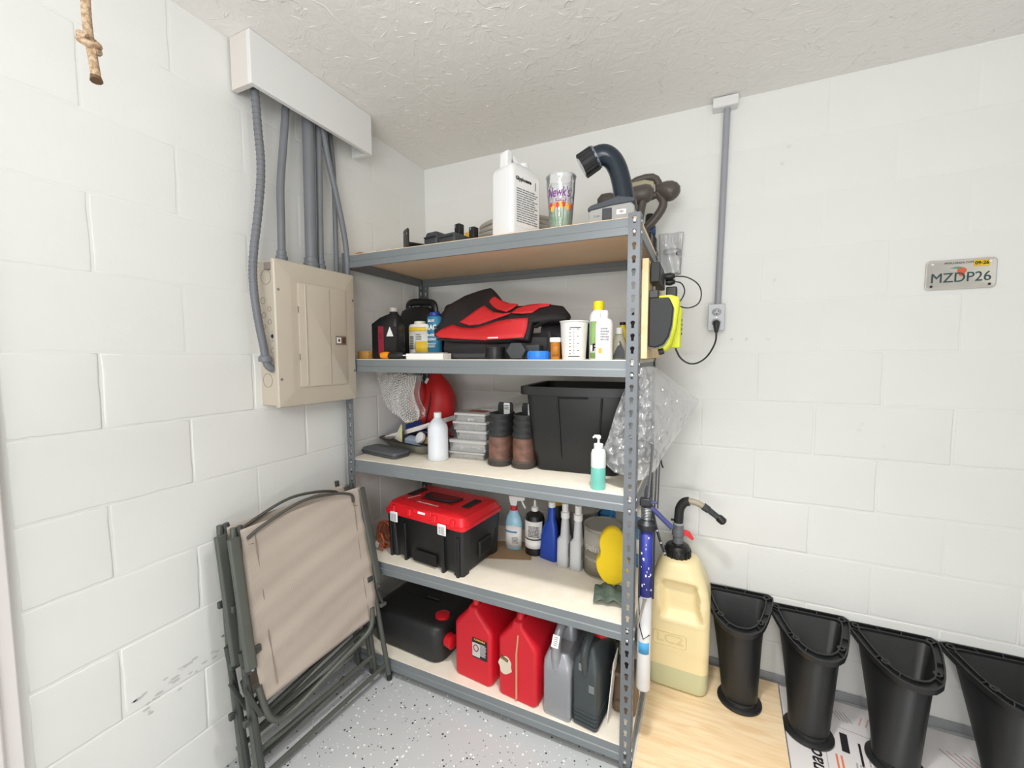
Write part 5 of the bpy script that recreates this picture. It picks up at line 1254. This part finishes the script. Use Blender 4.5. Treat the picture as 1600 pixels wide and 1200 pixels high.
lines(t, black_ink, (.0925, .09, .07), RIGHT, .04, .06, 4, 3)
B().box((.012, .0, .168), (.03, .05, .026)).build('hanging_bracket', black_pl, t, bevel=.003)
B().tube([(.010, .0, .158), (.010, .0, .195)], .005, 8).build('bracket_pin', mat('grey_metal', '#8a8f93', .3, .7), t)
B().cyl((.03, -.01, -.014), (.045, -.01, -.010), .010, n=10).build('cord_boot', black_mt, t)
t = thing('charger_cable', 'pair of thin black cable loops running from plugs back to the charger', 'cable', (1.34, -.40, 1.665))
B().tube(smoothpts([(0, 0, 0), (.04, .04, .003), (.085, .06, -.03), (.085, .06, -.09), (.045, 0, -.115), (.012, -.04, -.105)]), .0022, 8).build('cable_loop', cord_m, t)
B().tube(smoothpts([(0, .02, -.015), (.022, .02, -.02), (.036, .0, -.055), (.02, -.04, -.095), (.01, -.06, -.10)]), .0022, 8).build('cable_loop', cord_m, t)
# hanging clear bag with cable on the wall
t = thing('clear_parts_bag', 'small clear zip bag with a black cable inside hanging beside the top shelf', 'bag', (1.300, -.03, 1.82))
B().grid(lambda u, v: Vector((-.050+.10*u+(.012*math.sin(3*u))*(1-v)+.02*(1-v)*(.5-u), -.008+.006*math.sin(9*u+3*v), -.085+.175*v)), 14, 14).build('bag_front', film('zip_bag_film', '#e2e4e6', .35, .12, .35), t, solid=.0008, smooth=180)
b = B()
for k in range(7): b.box((-.030+.0125*k, -.012, .066), (.003, .0008, .036))
b.build('white_stripes', mat('pale_stripe', '#d9dadb', .5), t, smooth=0)
for k in range(3): B().tube([(.005+.034*math.cos(a), -.0+.001*k, .012+.012*math.sin(a)+.003*k) for a in [2*PI*i/20 for i in range(20)]], .0022, 6, closed=True).build('black_cable', cord_m, t)
B().tube([(.032+.010*math.cos(a), -.002, .004+.007*math.sin(a)) for a in [2*PI*i/14 for i in range(14)]], .0022, 6, closed=True).build('key_ring', cord_m, t)
# big clear bag draped round the post
BAG = [
 [(1.233, -0.585, 1.344), (1.262, -0.580, 1.353), (1.276, -0.570, 1.355), (1.287, -0.450, 1.349), (1.295, -0.350, 1.337)],
 [(1.204, -0.590, 1.273), (1.243, -0.575, 1.299), (1.285, -0.550, 1.298), (1.330, -0.420, 1.291), (1.369, -0.280, 1.268)],
 [(1.177, -0.580, 1.201), (1.235, -0.575, 1.205), (1.292, -0.560, 1.215), (1.352, -0.420, 1.224), (1.427, -0.220, 1.216)],
 [(1.147, -0.560, 1.100), (1.223, -0.575, 1.109), (1.279, -0.570, 1.121), (1.335, -0.450, 1.137), (1.402, -0.250, 1.154)],
 [(1.125, -0.552, 1.049), (1.197, -0.575, 1.031), (1.262, -0.570, 1.041), (1.300, -0.500, 1.051), (1.340, -0.330, 1.070)],
 [(1.164, -0.560, 1.001), (1.212, -0.575, 0.991), (1.259, -0.575, 0.988), (1.279, -0.550, 0.995), (1.294, -0.450, 0.984)]]
t = thing('clear_plastic_bag', 'large crumpled clear plastic bag hanging around the right front post', 'plastic bag', (1.26, -.55, 1.35))
def bsp(P_, u, v):
    def catm(p0, p1, p2, p3, s): return .5*((2*p1)+(-p0+p2)*s+(2*p0-5*p1+4*p2-p3)*s*s+(-p0+3*p1-3*p2+p3)*s**3)
    def samp(L_, s):
        n = len(L_)-1; x = min(s*n, n-1e-6); i = int(x); f = x-i
        g = lambda k: L_[max(0, min(n, k))]
        return catm(g(i-1), g(i), g(i+1), g(i+2), f)
    return samp([samp([Vector(p) for p in row], u) for row in P_], v)
def bagf(u, v, off=0):
    p = bsp(BAG, u, v)-Vector((1.26, -.55, 1.35))
    q = Vector((p.x*9+off, p.y*9, p.z*7))
    n = noise.noise_vector(q*1.3)*.012 + noise.noise_vector(q*3.1)*.006
    # ridged folds fanning from the knot
    a = math.sin(u*19+3*math.sin(v*4+off))*.006*v*(1.1-v)*2
    n3 = noise.noise_vector(q*4.5); rg_ = (1-abs(n3.x)*2)**3*.010 + (1-abs(n3.y)*2)**3*.006
    return p+Vector((n.x*.4, n.y+a-rg_, n.z*.5))*min(1, v*3)
gf = film('clear_bag_film', '#eceef0', .24, .16, .5)
B().grid(lambda u, v: bagf(u, v), 64, 64).build('front_sheet', gf, t, smooth=30)
B().grid(lambda u, v: bagf(u, v, 5.0)+Vector((0, .03*math.sin(PI*u)*math.sin(PI*v), 0)), 36, 36).build('rear_sheet', gf, t, smooth=180)
# caulking gun
t = thing('caulking_gun', 'caulking gun with blue cartridge hanging at the right end of the shelving', 'caulking gun', (1.283, -.585, .60))
blt = mat('blue_cartridge_print', '#2c3590', .4); bg_ = mat('gunmetal', '#3b3c40', .4, .5)
B().lathe([(.022, .0), (.0235, .002), (.0235, .225), (.022, .228)], 24).build('cartridge', white_pl, t)
wrap(t, blt, .0235, .0235, .004, .224, 235, 330, name='blue_print', off=.0006, n=14)
b = B(); rd = random.Random(7)
for k in range(16):
    a = R(rd.uniform(240, 325)); z_ = rd.uniform(.02, .215); r = .0246
    b.box((r*math.cos(a), r*math.sin(a), z_), (.004*rd.uniform(.4, 1.3), .0006, .007*rd.uniform(.4, 1.5)), Euler((0, 0, a+PI/2)))
b.build('white_smears', white_pa, t, smooth=0)['kind'] = 'stuff'
for a in (232, 338): B().tube([(.027*math.cos(R(a)), .027*math.sin(R(a)), 0), (.027*math.cos(R(a)), .027*math.sin(R(a)), .235)], .0035, 8).build('frame_rail', bg_, t)
B().lathe([(.027, 0), (.030, .004), (.030, .02), (.018, .032), (.016, .075), (.018, .08)], 20, (0, 0, .225)).build('barrel_end', bg_, t)
b = B()
for k in range(8): b.tube([(.017*math.cos(a), .017*math.sin(a), .262+.005*k) for a in [2*PI*i/14 for i in range(14)]], .002, 6, closed=True)
b.build('spring', chrome, t)
B().box((-.005, 0, .315), (.034, .022, .024)).build('catch_block', bg_, t, bevel=.003)
B().box((.022, -.004, .318), (.022, .012, .006)).build('blue_catch', blt if 0 else mat('blue_grip', '#3b3f72', .5), t, bevel=.002)
B().tube([(0, 0, .31), (.008, .012, .42), (.012, .02, .50)], .0042, 8).build('plunger_rod', mat('steel_rod', '#85868a', .3, .8), t)
B().tube(smoothpts([(.012, .02, .497), (.008, .022, .507), (-.06, .03, .512)], 1), .004, 8).build('rod_hook', MATS['steel_rod'], t)
B().tube(smoothpts([(.012, 0, .300), (.030, 0, .285), (.055, 0, .262), (.078, 0, .242)], 1), [.009, .010, .0115, .0115, .011, .007][:len(smoothpts([(0, 0, 0)]*4, 1))] if 0 else .0100, 12, flat=.8).build('blue_trigger', MATS['blue_grip'], t)
B().tube(smoothpts([(.018, 0, .285), (.030, 0, .235), (.045, 0, .185), (.060, 0, .150)], 1), .0075, 8, flat=.6).build('handle_frame', bg_, t)
for z_, x in ((.228, .034), (.19, .046), (.158, .058)):
    o = B().lathe([(.0035, 0), (.003, .001)], 10).build('rivet', chrome, t); o.location = (x, -.008, z_); o.rotation_euler = (PI/2, 0, 0)
B().tube([(.002, 0, 0), (-.004, -.0, -.03), (-.022, 0, -.115)], [.008, .0045, .003], 10).build('nozzle', mat('dirty_nozzle', '#a49a92', .5), t)
t = thing('white_cartridge', 'plain white sealant cartridge hanging below the blue one behind right post', 'cartridge', (1.278, -.545, .245))
B().lathe([(.0215, .0), (.023, .002), (.023, .325), (.021, .33)], 24).build('tube', white_pl, t)
wrap(t, mat('sky_blue_print', '#4aa3d8', .5), .023, .023, .135, .175, 230, 320, name='blue_band')
B().tube([(-.018, -.020, .33), (-.012, -.024, .23), (.0, -.025, .19), (.02, -.016, .205)], .0018, 6).build('black_wire', cord_m, t)
t = thing('small_blue_can', 'tall light blue can with white cap at the right edge of fourth shelf', 'can', (1.220, -.215, S[3]))
B().lathe([(.021, 0), (.023, .003), (.023, .205), (.018, .215)], 20).build('body', mat('light_blue_can', '#5b97c4', .4), t)
B().lathe([(.016, .213), (.018, .215), (.018, .245), (.014, .248)], 16).build('cap', white_pl, t)
B().lathe([(.0234, .06), (.0234, .12)], 20, cap=False).build('white_band', white_pa, t, solid=.0004)
t = thing('black_strap_hook', 'small black strap end hanging on the wall beside the clear bag', 'hook', (1.285, -.05, .90))
B().tube(smoothpts([(-.012, 0, .045), (-.004, 0, .035), (-.002, 0, .012), (.006, 0, -.006)], 1), .0055, 8, flat=.6).build('strap', black_pl, t)
t = thing('wire_rack', 'bent grey wire rack frame fixed to the side of the shelving by the third shelf', 'rack', (1.27, -.10, .72))
B().tube(smoothpts([(-.06, -.02, .275), (-.01, -.012, .268), (0, -.01, .262), (-.002, -.01, .10), (-.006, -.01, .0)], 2), .0035, 8).build('wire_frame', MATS['steel_rod'], t)
B().tube([(.010, .01, .25), (.006, .01, .0)], .003, 8).build('wire_frame', MATS['steel_rod'], t)

# ================================================================ floor boards on the right
t = thing('wood_look_panel', 'light wood grain panel lying on the floor under the yellow jug', 'panel', (1.5, -.45, .0))
def slab(pts, z0_, z1_): return B().loft([[Vector((x-1.5, y+.45, z)) for x, y in pts] for z in (z0_, z1_)])
slab([(1.268, -.03), (1.757, -.03), (1.735, -.42), (1.722, -1.0), (1.262, -1.0), (1.262, -.64)], .022, .030).build('panel_face', wd, t, bevel=.0008)
slab([(1.262, -.03), (1.750, -.03), (1.715, -1.0), (1.2565, -1.0), (1.2565, -.64)], .0, .0215).build('white_underlay', white_pa, t)
t = thing('printed_carton', 'flat white printed flooring carton on the floor under the black pedestals', 'carton', (2.2, -.45, 0))
B().loft([[Vector((x-2.2, y+.45, z_)) for x, y in ((1.762, -.022), (2.65, -.03), (2.63, -.85), (1.738, -.85), (1.741, -.42))] for z_ in (0, .019)]).build('carton_board', mat('carton_white', '#e4e0df', .5, var=.02, vscale=6), t, bevel=.001)
zc = .0196
def L2(x, y): return (x-2.2, y+.45, zc)
text('Pinnacle', .062, L2(1.822, -.36), (0, 0, R(84)), black_ink, t, bold=.001, shear=.15)
def band(x, y, w_, l_, m, rot, nm):
    o = B().box((0, 0, 0), (w_, l_, .0004)).build(nm, m, t, smooth=0); o.location = L2(x, y); o.rotation_euler = (0, 0, R(rot))
orp = mat('orange_line', '#e8825a', .5); gyp = mat('grey_print', '#a8a4a4', .5); pkp = mat('pink_print', '#d4a9a4', .5)
for dx in (0, .014): band(1.880+dx, -.40, .006, .22, orp, -6, 'orange_line')
band(1.930, -.228, .022, .085, black_ink, -8, 'black_bar'); band(1.968, -.262, .007, .10, black_ink, -8, 'black_bar')
for k in range(3): band(2.01+.02*k, -.10, .004, .05, pkp, -25, 'pink_line')
for k in range(4): band(1.935+.012*k, -.10, .003, .05, gyp, 20, 'grey_line')
for k in range(5): band(2.24+.02*k, -.15, .004, .07, pkp if k % 2 else gyp, 30, 'grey_line')
for x, y in ((1.955, -.36), (2.0, -.32), (2.03, -.22)):
    o = lines(t, gyp, L2(x, y), (0, 0, R(80)), .11, .05, 5, int(x*100)); 
band(1.855, -.36, .002, .30, gyp, -6, 'grey_line'); band(1.99, -.17, .12, .002, gyp, -10, 'grey_line')

# ================================================================ fuel jug
t = thing('fuel_jug', 'tall translucent yellow utility jug with black cap and flexible spout by the wall', 'jug', (1.375, -.135, .030), R(-2))
cream = mat('yellowed_polyethylene', '#f0dfae', .4, var=.02, vscale=4); liq = mat('liquid_level_band', '#cbcca4', .35)
W_, D_ = .238, .225
prof = [(0, .20, .19, .03, 0), (.006, .225, .215, .035, 0), (.03, W_-.004, D_-.004, .035, 0), (.09, W_, D_, .035, 0), (.16, W_, D_, .035, 0), (.162, W_+.003, D_+.003, .035, 0), (.30, W_+.002, D_, .035, 0), (.37, W_-.002, D_-.004, .035, 0), (.41, W_-.016, D_-.012, .04, 0), (.45, .195, .19, .05, 0), (.49, .165, .165, .055, -.002), (.515, .14, .145, .055, -.003), (.525, .11, .12, .05, -.005)]
def interp(z):
    for a, b2 in zip(prof, prof[1:]):
        if a[0] <= z <= b2[0]:
            f = (z-a[0])/(b2[0]-a[0]); return [a[k]+(b2[k]-a[k])*f for k in range(5)]
    return list(prof[-1])
def dense(w_, d_, r_, z, cx):
    base = rr(w_, d_, r_, z, cx, 0, 5); out = []
    for i, p in enumerate(base):
        q = base[(i+1) % len(base)]; n = 16 if i % 6 == 5 else 1
        out += [p.lerp(q, k/n) for k in range(n)]
    return out
zs = [0, .003, .006]+[.015+.0103*k for k in range(50)]
rings = []
for z in zs:
    z = min(z, .525); h_, w_, d_, r_, cx = interp(z); rg = dense(w_, d_, r_, z, cx)
    for p in rg:
        if p.y < -d_/2+.02:
            fx = (p.x-.008)/.066; fz = (p.z-.375)/.066
            m_ = max(abs(fx+.12*fz), abs(fz)); k = 1/(1+math.exp((m_-1)*16)); rim = math.exp(-((m_-1.16)/.12)**2)
            p.y += .040*k - .005*rim
            fx2 = (p.x)/.085; fz2 = (p.z-.235)/.035
    rings.append(rg)
b = B(); b.loft(rings)
jb = b.build('jug_body', [cream, liq], t, smooth=60)
for p in jb.data.polygons:
    if p.center.z < .098: p.material_index = 1
text('LC2', .052, (-.025, -D_/2-.0012, .215), FRONT, mat('yellowed_polyethylene_raised', '#e2d09c', .4), t, depth=.0012, sx=1.2, bold=.001)
o = B().tube([Vector((p.x, -D_/2-.0012, p.y)) for p in rr(.125, .056, .01, 0)], .0018, 6, closed=True).build('emblem_frame', MATS['yellowed_polyethylene_raised'], t); o.location = (-.025, 0, .215)
b = B(); b.lathe([(.048, 0), (.050, .003), (.050, .030), (.046, .050), (.040, .055), (.026, .057), (.024, .062)], 32)
cp = b.build('cap', black_pl, t, pos=(-.012, .0, .512))
b = B()
for k in range(16):
    a = 2*PI*k/16; b.box((.050*math.cos(a), .050*math.sin(a), .020), (.006, .006, .036), Euler((0, 0, a)))
b.build('cap_grip', black_pl, cp)['kind'] = 'stuff'
vx = -.012
B().lathe([(.021, 0), (.021, .030), (.025, .034), (.025, .056), (.021, .060), (.021, .078), (.018, .080)], 20, (vx, 0, .572)).build('valve_body', mat('valve_grey', '#6e7276', .45), t)
o = B().prism([(0, -.010), (.014, -.014), (.034, -.026), (.040, -.020), (.024, .006), (.010, .012), (0, .010)], -.006, .006).build('red_lever', mat('bright_red_plastic', '#e2333c', .35), t, bevel=.002); o.location = (vx+.022, -.004, .622)
B().lathe([(.020, 0), (.0205, .006), (.019, .008)], 18, (vx, 0, .652)).build('hose_clip', mat('clip_grey', '#a9adad', .4), t)
B().tube(smoothpts([(vx, 0, .656), (vx+.001, 0, .700), (vx+.004, 0, .725), (vx+.020, -.001, .752), (vx+.040, -.002, .757)], 2), .0185, 14).build('elbow', black_mt, t)
B().tube(smoothpts([(vx+.036, -.002, .758), (vx+.062, -.003, .758), (vx+.088, -.004, .748), (vx+.102, -.004, .738)], 2), .0125, 14).build('clear_hose', mat('beige_clear_hose', '#a99f88', .25), t)
B().tube([(vx+.092, -.004, .746), (vx+.112, -.005, .734), (vx+.114, -.005, .733), (vx+.150, -.006, .708)], [.0155, .0150, .0125, .0115], 14).build('grey_nozzle', dgrey_pl, t)
B().tube([(vx+.146, -.006, .711), (vx+.152, -.006, .707), (vx+.168, -.007, .695), (vx+.172, -.007, .692)], [.013, .016, .016, .011], 14).build('tip_cap', black_pl, t)
B().box((vx-.024, -.002, .668), (.012, .008, .008)).build('clip_tab', black_mt, t, bevel=.001)

# ================================================================ black pedestals
OUT = [(-.137, -.004), (-.128, -.008), (.0, -.010), (.118, -.010), (.130, -.002), (.130, .020), (.118, .075), (.100, .135), (.084, .180), (.066, .218), (.040, .245), (.012, .258), (-.020, .258), (-.048, .247), (-.070, .225), (-.092, .185), (-.112, .13), (-.128, .065), (-.139, .010)]
def resample(poly, cx=.0, cy=.105, n=48):
    out = []
    for k in range(n):
        a = 2*PI*k/n; dx, dy = math.cos(a), math.sin(a); best = None
        for (x0, y0), (x1_, y1_) in zip(poly, poly[1:]+poly[:1]):
            ex, ey = x1_-x0, y1_-y0; det = dx*(-ey)+ex*dy
            if abs(det) < 1e-12: continue
            s_ = ((x0-cx)*(-ey)+ex*(y0-cy))/det; u_ = (dx*(y0-cy)-dy*(x0-cx))/det
            if s_ > 0 and -1e-6 <= u_ <= 1+1e-6: best = s_ if best is None else min(best, s_)
        out.append((cx+dx*best, cy+dy*best))
    return out
OS = resample(OUT)
ped_m = mat('satin_black_plastic_pedestal', '#1f2021', .42, bump=.08, bscale=250)
def pedestal(label, rx, rz_, fx, fy, fz, w_s=1.0):
    """rim plane origin (rx, -0.012, rz_) ; foot centre (fx, fy, fz)"""
    t = thing('pedestal', label, 'pedestal', (fx, fy, fz), 0, 'black plastic pedestals with flared triangular tops')
    th = R(8); Vv = Vector((0, -math.cos(th), -math.sin(th))); Nn = Vector((0, -math.sin(th), math.cos(th)))
    O_ = Vector((rx-fx, -.014-fy, rz_-fz))
    def P(u, v, n_): return O_+Vector((u*w_s, 0, 0))+Vv*v+Nn*n_
    def ring(s_, n_, inset=0):
        return [P(u*s_, .105+(v-.105)*s_, n_) for u, v in OS]
    b = B(); b.loft([ring(1, -.020), ring(1, 0), ring(.955, 0), ring(.955, -.010), ring(.80, -.010), ring(.80, 0), ring(.755, 0), ring(.745, -.020)], closed=True)
    b.build('flange', ped_m, t, smooth=35)
    n = len(OS)
    for k in (1, 5, 8, 15, 20, 28, 33, 38, 43):
        b = B(); u, v = OS[k]; c_ = (0, .105); p0 = P(c_[0]+(u-c_[0])*.79, c_[1]+(v-c_[1])*.79, -.005); p1 = P(c_[0]+(u-c_[0])*.965, c_[1]+(v-c_[1])*.965, -.005)
        ax = (p1-p0).normalized(); sd_ = ax.cross(Nn)*.0016
        b.loft([[p+sd_+Nn*.005, p-sd_+Nn*.005, p-sd_-Nn*.005, p+sd_-Nn*.005] for p in (p0, p1)]); b.build('flange_rib', ped_m, t, smooth=0)
    for (u, v) in ((-.112, .012), (.106, .012), (.066, .172), (-.070, .172)):
        b = B(); N_ = 14
        rg = lambda r_, n_: [P(u+r_*math.cos(2*PI*k/N_)/1, v+r_*math.sin(2*PI*k/N_), n_) for k in range(N_)]
        b.loft([rg(.0125, -.012), rg(.0125, .0002), rg(.0065, .0002), rg(.0065, -.012)], closed=True); b.build('screw_boss', ped_m, t)
    # hollow column
    n_l = 10; outer = []; inner = []
    bot = [Vector((.062*math.cos(2*PI*k/n), -.048*math.sin(2*PI*k/n)-.002, .022)) for k in range(n)]
    topr = ring(.80, -.012); topi = ring(.75, -.010)
    # match angular direction: OS angle v points to -y
    for i in range(n_l+1):
        f = i/n_l; g = f**.8
        outer.append([bot[k].lerp(topr[k], g) for k in range(n)])
    for i in range(n_l, 1, -1):
        f = i/n_l; g = f**.8
        inner.append([(bot[k]*.93+Vector((0, 0, .02))).lerp(topi[k], g) for k in range(n)])
    b = B(); b.loft(outer+inner, True, True); b.build('column', ped_m, t, smooth=50)
    b = B(); b.lathe([(.074, 0), (.078, .002), (.078, .008), (.070, .012), (.060, .013), (.058, .024), (.050, .024)], 40); b.build('foot_disc', ped_m, t, smooth=40)
    return t
pedestal('black pedestal standing on the wood grain panel beside the yellow jug', 1.600, .388, 1.604, -.190, .0305)
pedestal('black pedestal standing on the printed carton right beside the wood grain panel', 1.852, .362, 1.822, -.230, .0200)
pedestal('third black pedestal from the yellow jug, in the middle of the printed carton', 2.113, .352, 2.060, -.250, .0200)
pedestal('rightmost black pedestal, partly cut off by the picture edge', 2.385, .349, 2.340, -.250, .0200)
# dried leaf on the floor by the chairs
lf = tag(B().grid(lambda u, v: Vector((-.02+.04*u, (v-.5)*.022*math.sin(PI*min(1, u*.95+.05)), .004+.008*math.sin(PI*u)+.004*abs(v-.5))), 8, 4).build('dry_leaf', mat('dry_leaf_brown', '#7a5542', .7), solid=.0006), 'dry brown leaf on the floor behind the folding chairs', 'leaf', loc=(.075, -.735, 0.0005), rotz=.6)
